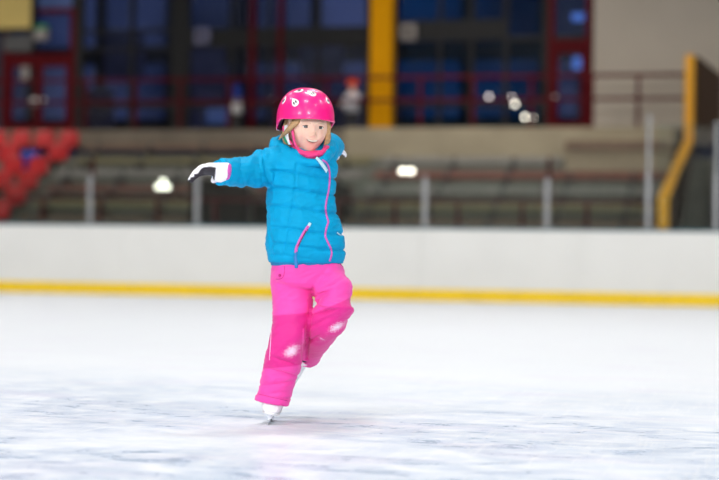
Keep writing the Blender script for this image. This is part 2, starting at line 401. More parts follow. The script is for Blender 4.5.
# ------------------------------------------------------------------ facade of the upper foyer
YF = YD+2.6
def fx(px): return onY(px, 60, YF).x
def fz(px, py): return onY(px, py, YF).z
TOP = 8.6
zf = lambda py: fz(359, py)
st = bmesh.new()
def bar_v(bm, px, w, z0=DECK, z1=TOP, d=.12): X = fx(px); box(bm, (X-w/2,YF-d/2,z0), (X+w/2,YF+d/2,z1))
def bar_h(bm, pa, pb_, z, h, d=.10): box(bm, (fx(pa),YF-d/2,z-h/2), (fx(pb_),YF+d/2,z+h/2))
# dark frames
for px, w in ((78,.28),(132,.09),(181,.42),(232,.1),(270,.06),(369,.14),(395,.16),(440,.08),(472,.09),(506,.1),(546,.14),(593,.1),(318,.07)):
    bar_v(st, px, w)
for a, b_ in ((78,181),(181,369),(395,546)):
    bar_h(st, a, b_, DECK+.12, .24); bar_h(st, a, b_, zf(0)+1.2, .2)
bar_h(st, 190, 369, zf(36), .42); bar_h(st, 395, 508, zf(32), .44); bar_h(st, 506, 593, zf(41), .1); bar_h(st,82,181,zf(27),.07); bar_h(st,82,181,zf(46),.06)
bar_h(st, 395, 546, zf(106), .08); bar_h(st, 82, 369, zf(105), .08)
obj('window_1', st, MT['near_black'], kind='structure')
gb = bmesh.new()
for a, b_ in ((82,181),(190,369)): box(gb, (fx(a),YF-.006,DECK+.1), (fx(b_),YF+.006,TOP))
obj('window_4', B((fx(397),YF-.006,DECK+.1), (fx(546),YF+.006,TOP)), MT['win_blue'], kind='structure')
obj('window_2', gb, MT['win'], kind='structure')
# red mullions
for px, w, lab in ((253,.11,'narrow bright red upright between dark windows left of the helmet'), (281,.1,'dark red upright in the glazing above the helmet')):
    bm = bmesh.new(); bar_v(bm, px, w, d=.2); o = obj('trim_1' if px == 253 else 'trim_2', bm, MT['red_frame'], kind='structure')
# red framed doors
def red_door(pa, pb_, ytop, ymid, ybot, name, label, lights=True, cols_=1):
    t = thing(name, label, 'door', ((fx(pa)+fx(pb_))/2, YF, DECK)); x0 = fx(pa)-t.location.x; x1 = -x0
    h = zf(ymid)-DECK; h2 = zf(ytop)-DECK
    bm = bmesh.new()
    for xx in (x0, x1-.13): box(bm, (xx,-.07,0), (xx+.13,.07,h2))
    box(bm, (x0+.13,-.07,h-.16), (x1-.13,.07,h)); box(bm, (x0+.13,-.07,h2-.12), (x1-.13,.07,h2))
    obj('frame', bm, MT['red_frame'], t)
    n = cols_; w = (x1-x0-.26)/n
    for j in range(n):
        a = x0+.13+j*w; lm = bmesh.new()
        box(lm, (a+.005,-.04,.01), (a+.09,.03,h-.17)); box(lm, (a+w-.09,-.04,.01), (a+w-.005,.03,h-.17)); box(lm, (a+.09,-.04,.01), (a+w-.09,.03,.36)); box(lm, (a+.09,-.04,h-.28), (a+w-.09,.03,h-.17)); 
        lf = obj('door_leaf', lm, MT['red_frame'], t)
        obj('pane', B((a+.085,-.008,.35), (a+w-.085,.004,h-.27)), MT['win'], lf)
        hx = (a+w-.10) if (n == 2 and j == 0) else a+.10
        if n == 1: hx = a+.04
        hm = bmesh.new()
        cyl(hm, (hx,-.045,.86), (hx,-.075,.86), .09 if n == 2 else .05, 20); obj('handle_plate', hm, MT['white'], lf)
    obj('fanlight', B((x0+.13,-.008,h), (x1-.13,.004,h2-.12)), MT['win'], t)
    return t
d1 = red_door(4, 76, 2, 50, 112, 'entrance_door', 'double red framed glass door with pale round handle plates above the red seats', cols_=2)
d2 = red_door(548, 592, -6, 43, 112, 'foyer_door', 'single red framed glass door beside the beige wall')
obj('threshold', B((-.45,-.3,0), (.45,-.08,.06)), MT['white'], d2)
# yellow column
xc = onY(382,60,YF-.5).x
c_ = thing('support_column', 'tall square yellow column on the upper deck right of the child', 'column', (xc,YF-.45,DECK))
obj('shaft', B((-.235,-.2,0), (.235,.2,TOP-DECK+.4), .02), MT['col_yellow'], c_)
obj('base_plate', B((-.27,-.235,0), (.27,.235,.03)), MT['dark'], c_)
# beige wall to the right, cream panel and dark panels to the left
obj('wall_right_upper', B((fx(594),YF-.1,DECK), (30,YF+.1,TOP+.6)), MT['beige'], kind='structure')
obj('wall_left_upper', B((-30,YF-.1,DECK), (fx(4),YF+.1,TOP+.6)), MT['foyer'], kind='structure')
p = onY(-6,30,YF-.35); q = onY(32,30,YF-.35)
sg = thing('cream_sign_box', 'large blank cream box sign above the left entrance door', 'sign', ((p.x+q.x)/2, YF-.2, p.z))
hw = (q.x-p.x)/2
obj('face', B((-hw+.03,-.16,.03), (hw-.03,-.14,1.3)), MT['cream'], sg); obj('casing', B((-hw,-.14,0), (hw,.06,1.33)), MT['dark'], sg)
p = onY(2,51,YF-.2); q = onY(31,33,YF-.2)
tag(obj('notice_board', B((p.x,YF-.13,p.z), (q.x,YF-.07,q.z), .01), MT['greyp']), 'dark grey notice board below the cream box sign', 'board')
p = onY(34,40,YF-.25); q = onY(47,25,YF-.25); zm = (q.z-p.z)
es = thing('exit_sign', 'small green and white sign over the double red door', 'sign', ((p.x+q.x)/2, YF-.2, p.z)); hw = (q.x-p.x)/2
obj('sign_body', B((-hw,-.06,0), (hw,.1,zm*.72)), MT['dull'], es); obj('top_band', B((-hw,-.062,zm*.72), (hw,.1,zm)), MT['green'], es)
p = onY(24,73,YF-.1); tag(obj('paper_notice', B((p.x-.09,YF-.060,p.z-.16), (p.x+.1,YF-.042,p.z+.16)), MT['dull']), 'white paper notice stuck on the left leaf of the double door', 'notice')
for px, py, lab, mm in ((408,32,'right of the yellow column',MT['dull']), (202,36,'left of the two red uprights',MT['blind'])):
    p = onY(px,py,YF-.15); t = thing('wall_speaker', f'square pale loudspeaker with dark centre on the glazing {lab}', 'loudspeaker', (p.x,YF-.06,p.z))
    obj('cabinet', B((-.175,-.12,-.175), (.175,0,.175), .03), mm, t)
    obj('cone', cyl(bmesh.new(), (0,-.118,0), (0,-.13,0), .08, 20), MT['near_black'], t)
# foyer behind the glass: dim back wall with outer windows on the dusk
YB = YF+5
obj('ceiling_foyer', B((-30,YF,TOP+.3), (30,YB+1,TOP+.6)), MT['foyer'], kind='structure')
wb = bmesh.new()
box(wb, (-30,YB,DECK), (30,YB+.1,DECK+.9)); box(wb, (-30,YB,DECK+2.3), (30,YB+.1,DECK+2.75))
X = -30
while X < 30:
    box(wb, (X,YB,DECK), (X+.28,YB+.1,TOP+.3)); X += 1.9
obj('window_3', wb, MT['foyer'], kind='structure')
X = -20; i = 0                                           # pale roller blinds over some of the outer windows
for px, z0, z1 in ((95,3.9,4.9),(125,5.2,6.3),(205,3.7,6.0),(292,3.9,4.6),(345,3.5,4.6),(322,5.0,6.2)):
    XX = onY(px,50,YB-.1).x
    tag(obj('roller_blind', B((XX-.55,YB-.12,z0), (XX+.55,YB-.1,z1)), MT['blind']), f'pale grey blind behind the dark glazing, number {i+1} from the left' if False else 'pale grey blind hanging behind the dark foyer glazing', 'blind', 'pale blinds behind the foyer glazing'); i += 1
# glowing balls on the glazing stand in for ceiling lights mirrored there
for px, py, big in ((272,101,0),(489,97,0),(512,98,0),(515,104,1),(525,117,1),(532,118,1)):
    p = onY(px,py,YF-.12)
    t = thing('glazing_glint', f'small round glowing glint {"just left of the helmet" if px==272 else "on the dark glazing left of the single red door"}', 'glint', (p.x,YF-.06,p.z), 0, 'round glints on the dark glazing' if px != 272 else None)
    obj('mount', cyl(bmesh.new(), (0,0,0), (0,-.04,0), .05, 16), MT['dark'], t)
    obj('glint_ball', sph(bmesh.new(), (0,-.065,0), .04), MT['glint'] if big else MT['glint_dim'], t, True)
for px, py, hw_, hh, lab in ((580,63,.15,.13,'pane of the single red door'), (578,17,.13,.08,'fanlight over the single red door')):  # emissive panels added in place of blue reflections in the red door
    p = onY(px,py,YF+.5); t = thing('door_reflection', f'pale blue lit reflection panel behind the {lab}', 'reflection', (p.x,YF+.5,DECK))
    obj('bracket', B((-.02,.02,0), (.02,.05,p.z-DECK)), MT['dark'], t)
    obj('reflection', B((-hw_,-.02,p.z-DECK-hh), (hw_,.02,p.z-DECK+hh), .01), MT['pale'], t)
# water cooler and pale box in the foyer
p = onY(238,90,YF-.4); 
wc = thing('water_cooler', 'white water cooler with blue bottle on the deck, left of the helmet', 'water cooler', (p.x,YF-.45,DECK))
obj('cabinet', B((-.09,-.09,.52), (.09,.09,.84), .02), MT['white'], wc); obj('plinth', B((-.09,-.09,0), (.09,.09,.52)), MT['dark'], wc)
bm = bmesh.new(); loft(bm, [((0,0,.835),(.05,0,0),(0,.05,0)), ((0,0,.88),(.08,0,0),(0,.08,0)), ((0,0,1.12),(.08,0,0),(0,.08,0)), ((0,0,1.16),(.05,0,0),(0,.05,0))], 18, 3); obj('bottle', bm, MT['blue_seat'], wc, True)
p = onY(217,95,YF+.8)
pbx = thing('display_case', 'small pale blue lit case behind the glazing left of the water cooler', 'display case', (p.x,YF+.8,DECK))
obj('stand', B((-.2,-.15,0), (.2,.15,.4)), MT['dark'], pbx); obj('case', B((-.2,-.15,.4), (.2,.15,.8), .02), mat('pale_blue', (150,180,220), .5, noise_scale=5, emis=(120,150,210), estr=.25), pbx)

# ------------------------------------------------------------------ partition with the yellow edge, right
xw = onY(660,210,1.35).x
ws = [(1.3,.05),(1.3,onY(661,200,1.3).z),(YD-.1,onY(686,143,YD-.1).z),(YD-.1,onY(686,56,YD-.1).z),(YD+1.9,onY(686,56,YD-.1).z),(YD+1.9,DECK-.2),(YD-.1,.1)]
pt = thing('side_partition', 'dark brown partition with a yellow front edge at the right end of the stand', 'partition', (xw+.03,0,0), math.radians(-0.8))
obj('panel', extrude_yz(bmesh.new(), ws, .0, .09), MT['brown'], pt)
path = [(1.3,.05),(1.3,ws[1][1]),(YD-.1,ws[2][1]),(YD-.1,ws[3][1]+.02)]
e = bmesh.new(); tck = .1
extrude_yz(e, [(path[0][0]-.08,path[0][1]),(path[1][0]-.08,path[1][1]+.05),(path[2][0]-.08,path[2][1]+.05),(path[3][0]-.08,path[3][1]),(path[3][0],path[3][1]),(path[2][0],path[2][1]),(path[1][0],path[1][1]),(path[0][0],path[0][1])], -.075, .095)
obj('yellow_edge', e, MT['yel_edge'], pt)
wg = bmesh.new(); a_ = Vector((.1,YD+.0,0)); b_ = Vector((onY(711,90,YD+1.6).x-xw,YD+1.6,0)); nn_ = Vector((b_.y-a_.y,-(b_.x-a_.x),0)).normalized()*.06
zt0 = ws[3][1]; zt1 = onY(711,76,YD+1.6).z
vv = [wg.verts.new(q) for q in [a_+Vector((0,0,DECK)), b_+Vector((0,0,DECK)), b_+Vector((0,0,zt1)), a_+Vector((0,0,zt0))]]; vw = [wg.verts.new(v.co+nn_) for v in vv]
wg.faces.new(vv[::-1]); wg.faces.new(vw)
for i in range(4): wg.faces.new((vv[i],vv[(i+1)%4],vw[(i+1)%4],vw[i]))
bmesh.ops.recalc_face_normals(wg, faces=wg.faces[:]); obj('wing_panel', wg, MT['brown'], pt)
p = onY(700,130,YD-2.2)
bt = thing('dark_mass', 'dark navy mass right of the yellow edged partition', 'mass', (xw+.75,3.2,.0))  # plain dark block added to fill the dark area beyond the partition
obj('mass_walls', B((0,0,0), (3.2,2.2,onY(700,126,3.2).z), .02), MT['navy'], bt)
obj('mass_top', B((-.04,-.06,onY(700,126,3.2).z), (3.3,2.3,onY(700,123,3.2).z), .01), MT['dark'], bt)

# ------------------------------------------------------------------ hall shell
obj('ceiling', B((-30,-34,9.2), (30,YF+.1,9.4)), MT['ceil'], kind='structure')
obj('wall_front', B((-30,-34.2,-.2), (30,-34,9.4)), MT['beige'], kind='structure')
obj('wall_left', B((-30.2,-34,-.2), (-30,YB,9.4)), MT['beige'], kind='structure')
obj('wall_right', B((30,-34,-.2), (30.2,YB,9.4)), MT['beige'], kind='structure')

# ------------------------------------------------------------------ the child
person = thing('person', 'child gliding on one skate, blue quilted jacket, pink trousers and pink helmet, arms spread', 'person', base, YAW)
FAB = lambda n, c, **k: mat(n, c, **k)
m_jacket = mat('jacket_cloth', (0,154,204), .6, noise_scale=30, var=.06, bump=.12, bump_scale=350, sheen=.0, spec=.12, attr=False)
m_pinkzip = mat('zip_pink', (206,92,180), .5, noise_scale=200, var=.15)
m_pinkcloth = mat('neck_pink', (238,60,130), .8, noise_scale=60, var=.12, bump=.3, bump_scale=500)
m_pull = mat('zip_pull', (190,228,240), .45, noise_scale=60, var=.05)
m_whiteglove = mat('glove_white', (240,238,246), .7, noise_scale=40, var=.04, bump=.25, bump_scale=300)
m_glove = mat('glove_cloth', (240,238,246), .7, noise_scale=40, var=.04, bump=.25, bump_scale=300, attr=True)
m_palm = mat('glove_palm', (44,40,48), .7, noise_scale=60, var=.2, bump=.3, bump_scale=300)
m_boot = mat('boot_white', (238,240,244), .35, noise_scale=20, var=.04, coat=.2)
m_lace = mat('laces', (235,235,235), .7, noise_scale=60, var=.08)
m_dk = mat('boot_trim', (40,40,60), .6, noise_scale=50, var=.1)

# ---- jacket
def C(px, py, hw, hd, yaw=25, dy=0, tilt=0):
    c = L(px, py, dy); a = math.radians(yaw); w = hw/294
    u = Vector((math.cos(a)*w, math.sin(a)*w, math.sin(math.radians(tilt))*w)); v = Vector((-math.sin(a)*hd, math.cos(a)*hd, 0))
    return (c, u, v)
jb = bmesh.new()
loft(jb, [C(306,263,38,.092), C(306,258,39.5,.100), C(305.5,246,40,.106), C(304.5,230,38.5,.104), C(302,212,36,.098), C(300.5,195,35,.096), C(301,178,36,.096), C(302,166,37,.094), C(302,158,34,.086), C(303,153,27,.076), C(304,148,16,.060,dy=.02)], 40, 5, sq=2.3)
# right sleeve (picture left), reaching out and a little towards the viewer
tube(jb, [L(296,170,0), L(280,170,-.02), L(264,171,-.05), L(250,172,-.09), L(237,172.5,-.135), L(225,172.2,-.185), L(219,172,-.205)], [.052,.058,.0575,.053,.050,.0465,.0445], 28, 5)
tube(jb, [L(296,163,0), L(281,161,-.02), L(266,163.5,-.045), L(256,168,-.07)], [.05,.054,.053,.044], 24, 5)
# left sleeve, reaching back away from the viewer
tube(jb, [L(314,163,.01), L(322,154,.05), L(326.5,147.5,.12), L(329.5,146.5,.2), L(332,147,.28), L(333.5,147.5,.34)], [.055,.055,.052,.047,.043,.040], 28, 5)
# hood lying round the neck
tube(jb, [L(284,150,-.03), L(277,148,.01), L(280,144,.06), L(300,139,.10), L(316,139,.10), L(325,142,.06), L(329,149,.0), L(326,157,-.06)], [.020,.030,.032,.034,.032,.03,.026,.018], 20, 5)
tube(jb, [L(283,149,-.03), L(288,155.5,-.065), L(299,160.5,-.088), L(312,163,-.100), L(322,161,-.088), L(328,153,-.04)], [.022,.020,.017,.015,.017,.02], 20, 5)
jm = remesh(jb, .0032, 6)
co, no = get_co(jm)
zs = [L(300,y_).z for y_ in (258.5,247,231,210,192,176)]
xs_sh = L(270,170).x; xa = L(334,200).x
disp = np.zeros(len(co))
sl_x = [L(p_,172).x for p_ in (229,246,263)]
for i, (p, n) in enumerate(zip(co, no)):
    x_, y_, z_ = p; d = 0
    w_t = min(max((x_-xs_sh)/.02,0),1)                      # torso weight
    if z_ > L(300,160).z: w_t *= max(0, 1-(z_-L(300,160).z)/.03)
    if y_ > .12: w_t *= 0
    zz = z_ + .010*math.sin((x_-.12)*14) - .03*(x_-.12)**2*4
    for s in zs: d -= w_t*.0066*math.exp(-((zz-s)/.0045)**2)
    if w_t > 0:
        srt = sorted(zs)
        for a, b_ in zip(srt, srt[1:]):
            if a < zz < b_: d += w_t*.0022*math.sin(PI*(zz-a)/(b_-a))
    xv = L(291,210).x + .02*math.sin(z_*9)
    if y_ < .03 and n[1] < 0: d -= w_t*.0040*math.exp(-((x_-xv)/.0035)**2)*(1 if z_ < L(300,165).z else 0)
    # arm seam
    if x_ < xs_sh+.02:
        for s in sl_x: d -= .003*math.exp(-((x_-s+.15*(z_-.86))/.005)**2)
        d += .0045*vnoise((x_*2.6, y_*.7, z_*.8), 16, 3)
    # small puckers running away from the seams
    if w_t > 0 and n[1] < .4: 
        near = max(math.exp(-((zz-s)/.016)**2) for s in zs); d += w_t*near*.0028*vnoise((x_*1.0, 0, z_*.22), 70, 4)
    if x_ < xs_sh+.05:                                    # rings of cloth bunched on the sleeve
        d += .0024*math.sin((x_*1.0-.30*(z_-.86))*150 + 2.2*vnoise(p, 14, 8))*max(0, min(1,(xs_sh+.05-x_)/.05))*(.6+.8*vnoise(p, 20, 1))
    # armhole crease
    d -= .006*math.exp(-(((x_-L(268,170).x) - .25*(L(268,170).z-z_))/.006)**2)*(1 if z_ > L(268,188).z and y_ < .05 else 0)
    d += .0040*vnoise(p, 20) + .0040*(1-abs(vnoise((x_*1., y_, z_*2.1), 24, 9))*2)*.6 - .002
    disp[i] = d*min(1,max(.15,(z_-L(300,261).z)/.03))
co += no*disp[:,None]; set_co(jm, co)
jacket = obj('jacket', jm, m_jacket, person, True)
jbvh = bvh_of(jm)
camL = RzI @ (CAM-base)
def hit(bvh, px, py):
    d = (L(px,py,0)-camL).normalized(); r_ = bvh.ray_cast(camL, d)
    return r_[0], r_[1]
def path_on(bvh, pts, sub=6, lift=0.):
    P = resample([np.array(p, float) for p in pts], sub); out, nn = [], []
    for q in P:
        h, n = hit(bvh, *q)
        if h is None or (out and (h-out[-1]).length > .09): continue
        out.append(h+n*lift); nn.append(n)
    nn = [sum(nn[max(0,i-3):i+4], Vector()).normalized() for i in range(len(nn))]
    return out, nn
zp = [(322,160),(326.5,163),(329,170),(329.5,180),(328.5,190),(326.5,200),(325.5,208),(326.5,216),(328,222),(326,229),(325.2,236),(327.5,242),(330.5,248),(331.5,254),(329.5,261)]
P_, N_ = path_on(jbvh, zp, 5); obj('zipper', ribbon(bmesh.new(), P_, N_, .0068, .0035), m_pinkzip, jacket, True)
P_, N_ = path_on(jbvh, [(309,225),(305,231),(300,240),(296.5,248),(296,253)], 5); obj('pocket_zip', ribbon(bmesh.new(), P_, N_, .0105, .003), m_pinkzip, jacket, True)
P_, N_ = path_on(jbvh, [(307.5,229),(304.5,234),(300.5,241),(297.5,247)], 5, .003); obj('pocket_slit', ribbon(bmesh.new(), P_, N_, .0035, .001), mat('slit', (120,10,70), .7, noise_scale=90), jacket, True)
P_, N_ = path_on(jbvh, [(310,223),(308.5,226)], 3, .003); o = obj('pocket_zip_top', ribbon(bmesh.new(), P_, N_, .010, .003), m_pull, jacket, True)
a, n_ = hit(jbvh, 297, 252)
bm = bmesh.new(); tube(bm, [a+Vector((0,-.004,0)), L(296.5,257,-.02)+Vector((0,a.y+.012,0)), L(297.2,262,-.02)+Vector((0,a.y+.010,0)), L(297.5,268,-.02)+Vector((0,a.y+.010,0))], [.003,.005,.006,.006], 10, 3, .5, (0,1,0)); obj('pocket_pull', bm, mat('pull_blue', (30,120,190), .5, noise_scale=60), jacket, True)
a, n0 = hit(jbvh, 315,159); b_, n1 = hit(jbvh, 326,173); nn_ = (n0+n1).normalized(); nn_ = (nn_ + Vector((0,-1,0))).normalized()
P_ = [a.lerp(b_, i/12) + nn_*(.016+.006*math.sin(PI*i/12)) for i in range(13)]; N_ = [nn_]*13
obj('collar_pull', ribbon(bmesh.new(), P_, N_, [.0085+.0045*min(1,i/5) for i in range(13)], .005), m_pull, jacket, True)
P_, N_ = path_on(jbvh, [(337,232.5),(341,236)], 3, .001); obj('small_logo', ribbon(bmesh.new(), P_, N_, .005, .001), m_pull, jacket, True)
hm = bmesh.new()                                        # hem band under the jacket
loft(hm, [C(306,266,35.5,.086), C(306,262,36.5,.09), C(306,257,36.5,.09)], 40, 3, sq=2.3)
obj('hem_band', hm, mat('hem_blue', (0,120,175), .7, noise_scale=60), jacket, True)
cuff = bmesh.new(); tube(cuff, [L(228,172,-.17), L(222,172,-.195), L(219.5,172,-.203)], [.030,.030,.027], 24, 3); obj('cuff_lining', cuff, m_pinkzip, jacket, True)

# ---- trousers
tb = bmesh.new()
loft(tb, [C(307,250,30,.070), C(307,258,32,.078), C(307,264,35.5,.086), C(308,272,37.5,.092), C(308.5,282,36,.09), C(309,288,28,.075)], 40, 5, sq=2.4)
def S(px, py, hw, hd, dy=0, tx=0, vz=0):
    c = L(px,py,dy); return (c, Vector((hw/294, 0, tx)), Vector((0, hd, vz)))
loft(tb, [S(291,268,20,.075), S(291.5,285,21,.078), S(293,300,21,.078), S(291.5,320,19,.072,-.012), S(288,338,17.8,.068,-.022), S(284.5,352,18.3,.066,-.015), S(282.5,365,19,.066,.0), S(279,378,18.5,.066,.015), S(275.5,390,17.3,.066,.02,-.004), S(272.5,399,17,.064,.02,-.008), S(272,402.5,17,.062,.02,-.010)], 36, 5, sq=2.2)
# raised leg: thigh towards the viewer, shin folded back
tube(tb, [L(322,268,0), L(328,281,-.02), L(334.5,296,-.06), L(336.5,307,-.085), L(331,317,-.065), L(322,327,.0), L(315.5,338,.08), L(310.5,349,.15), L(308,357,.20)], [.058,.062,.0635,.063,.062,.063,.058,.050,.044], 32, 5)
tm = remesh(tb, .0035, 6)
co, no = get_co(tm)
for i, (p, n) in enumerate(zip(co.copy(), no)):
    x_, y_, z_ = p; d = 0
    # diagonal drag folds
    q = (x_*1.1+z_*.55, y_*.6, z_*1.5-x_*.4)
    d += .0032*vnoise(q, 12, 5) + .0018*(0.5-abs(vnoise((q[0], q[1], q[2]*1.8), 24, 11))*2)
    for (px, py, sl, ln, am) in ((284,372,-.25,.05,.010),(276,383,.12,.05,.008),(288,361,-.3,.04,.008),(322,294,.35,.035,.010),(324,311,.18,.04,.010),(318,322,.5,.03,.008),(330,285,.45,.035,.006),(277,392,.08,.05,.004),(312,340,.6,.03,.006)):
        c = L(px,py); dx = x_-c.x; dz = z_-c.z - sl*dx
        if n[1] < .3: d -= am*math.exp(-(dx/ln)**2)*math.exp(-(dz/.0055)**2)
    if n[1] < .5:                                         # valley where the two legs meet
        zt, zb = L(314,284).z, L(305,362).z
        if zb < z_ < zt:
            f = (zt-z_)/(zt-zb); xl_ = L(314,284).x + (L(305.5,362).x-L(314,284).x)*f**.8
            d -= .010*math.exp(-((x_-xl_)/.0055)**2)*min(1,f*6)
    if z_ < L(272,398).z+.012 and x_ < .09: d += .002
    s_ = z_-(L(272,396).z + -.10*(x_-.0))
    if x_ < .09: d -= .003*math.exp(-(s_/.003)**2)
    co[i] = p + np.array(n)*d
set_co(tm, co)
# dye: darker knee panels; snow mask over the knees
kp = np.zeros(len(co)); sn = np.zeros(len(co))
def smst(t): t = min(max(t,0),1); return t*t*(3-2*t)
hmz = L(290,313).z; bo = L(285,366).z
for i, p in enumerate(co):
    x_, y_, z_ = p
    legA = y_ < .12 and x_ < L(305,330).x+.004 + max(0,(z_-L(300,320).z))*.1
    if x_ < L(312,320).x and not (x_ > L(303,335).x and z_ < L(300,328).z):
        t = smst((hmz + .10*(x_-.07) - z_)/.004)*smst((z_-bo-.12*(x_-.07))/.004)
        if y_ < .03: kp[i] = t
        c = L(292.5,350); r_ = math.hypot((x_-c.x)/.050, (z_-c.z-.35*(x_-c.x))/.038)
        if y_ < .03: sn[i] = max(0,1-r_)
    if x_ > L(305,320).x:
        t = smst((L(340,301).z + .45*(x_-L(340,301).x) - z_)/.004)
        if x_ < L(312,320).x: t *= 1
        kp[i] = max(kp[i], t if z_ > L(300,352).z or y_ < .1 else t*.6)
        c = L(337,326); r_ = math.hypot((x_-c.x)/.050, (z_-c.z-.45*(x_-c.x))/.028); sn[i] = max(sn[i], 1-r_)
        c = L(322,338); r_ = math.hypot((x_-c.x)/.026, (z_-c.z+.45*(x_-c.x))/.010); sn[i] = max(sn[i], (1-r_)*.75)
set_col(tm, np.stack([kp, sn, kp*0], 1))
def trouser_mat():
    m = mat('trouser_cloth', (240,66,172), .62, bump=.15, bump_scale=420, sheen=.15); nt = m.node_tree; b = nt.nodes['Principled BSDF']; N = nt.nodes.new; K = nt.links.new
    at = N('ShaderNodeAttribute'); at.attribute_name = 'Col'; sp = N('ShaderNodeSeparateColor'); K(at.outputs['Color'], sp.inputs[0])
    m1 = N('ShaderNodeMixRGB'); m1.inputs[1].default_value = (*s2l((240,64,169)),1); m1.inputs[2].default_value = (*s2l((218,20,138)),1); K(sp.outputs[0], m1.inputs[0])
    tc = N('ShaderNodeTexCoord'); nz = N('ShaderNodeTexNoise'); nz.inputs['Scale'].default_value = 260; nz.inputs['Detail'].default_value = 4; nz.inputs['Roughness'].default_value = .7; K(tc.outputs['Object'], nz.inputs['Vector'])
    ad = N('ShaderNodeMath'); ad.operation = 'MULTIPLY_ADD'; ad.inputs[1].default_value = .55; K(sp.outputs[1], ad.inputs[0]); K(nz.outputs['Fac'], ad.inputs[2])
    mr = N('ShaderNodeMapRange'); mr.inputs['From Min'].default_value = .74; mr.inputs['From Max'].default_value = .98; K(ad.outputs[0], mr.inputs['Value'])
    st_ = N('ShaderNodeMath'); st_.operation = 'GREATER_THAN'; st_.inputs[1].default_value = .02; K(sp.outputs[1], st_.inputs[0])
    mm = N('ShaderNodeMath'); mm.operation = 'MULTIPLY'; K(mr.outputs[0], mm.inputs[0]); K(st_.outputs[0], mm.inputs[1])
    m2 = N('ShaderNodeMixRGB'); m2.inputs[2].default_value = (.86,.68,.83,1); K(mm.outputs[0], m2.inputs[0]); K(m1.outputs[0], m2.inputs[1]); K(m2.outputs[0], b.inputs['Base Color'])
    return m
m_tr = trouser_mat()
trousers = obj('trousers', tm, m_tr, person, True)
tbvh = bvh_of(tm)
m_seam = mat('trouser_seam', (190,20,120), .7, noise_scale=80)
P_, N_ = path_on(tbvh, [(284.5,266),(284.5,272),(283,277),(280,279),(276,279)], 5); obj('pocket_seam', ribbon(bmesh.new(), P_, N_, .0022, .0012), m_seam, trousers, True)
a, n_ = hit(tbvh, 280, 275.5); bm = bmesh.new(); cyl(bm, a, a+n_*.003, .005, 16); obj('pocket_button', bm, m_seam, trousers, True)
P_, N_ = path_on(tbvh, [(338,262),(342,266),(345,269)], 4); obj('pocket_seam', ribbon(bmesh.new(), P_, N_, .004, .0015), m_seam, trousers, True)
P_, N_ = path_on(tbvh, [(271.5,330),(270.5,345),(270,352),(269.5,360)], 4); obj('reflective_piping', ribbon(bmesh.new(), P_, N_, .0028, .0016), mat('piping', (255,190,225), .5, noise_scale=80), trousers, True)
P_, N_ = path_on(tbvh, [(257,393.5),(265,395.5),(275,398),(288,401)], 5); 
if len(P_) > 3: obj('hem_stitch', ribbon(bmesh.new(), P_, N_, .0018, .001), m_seam, trousers, True)

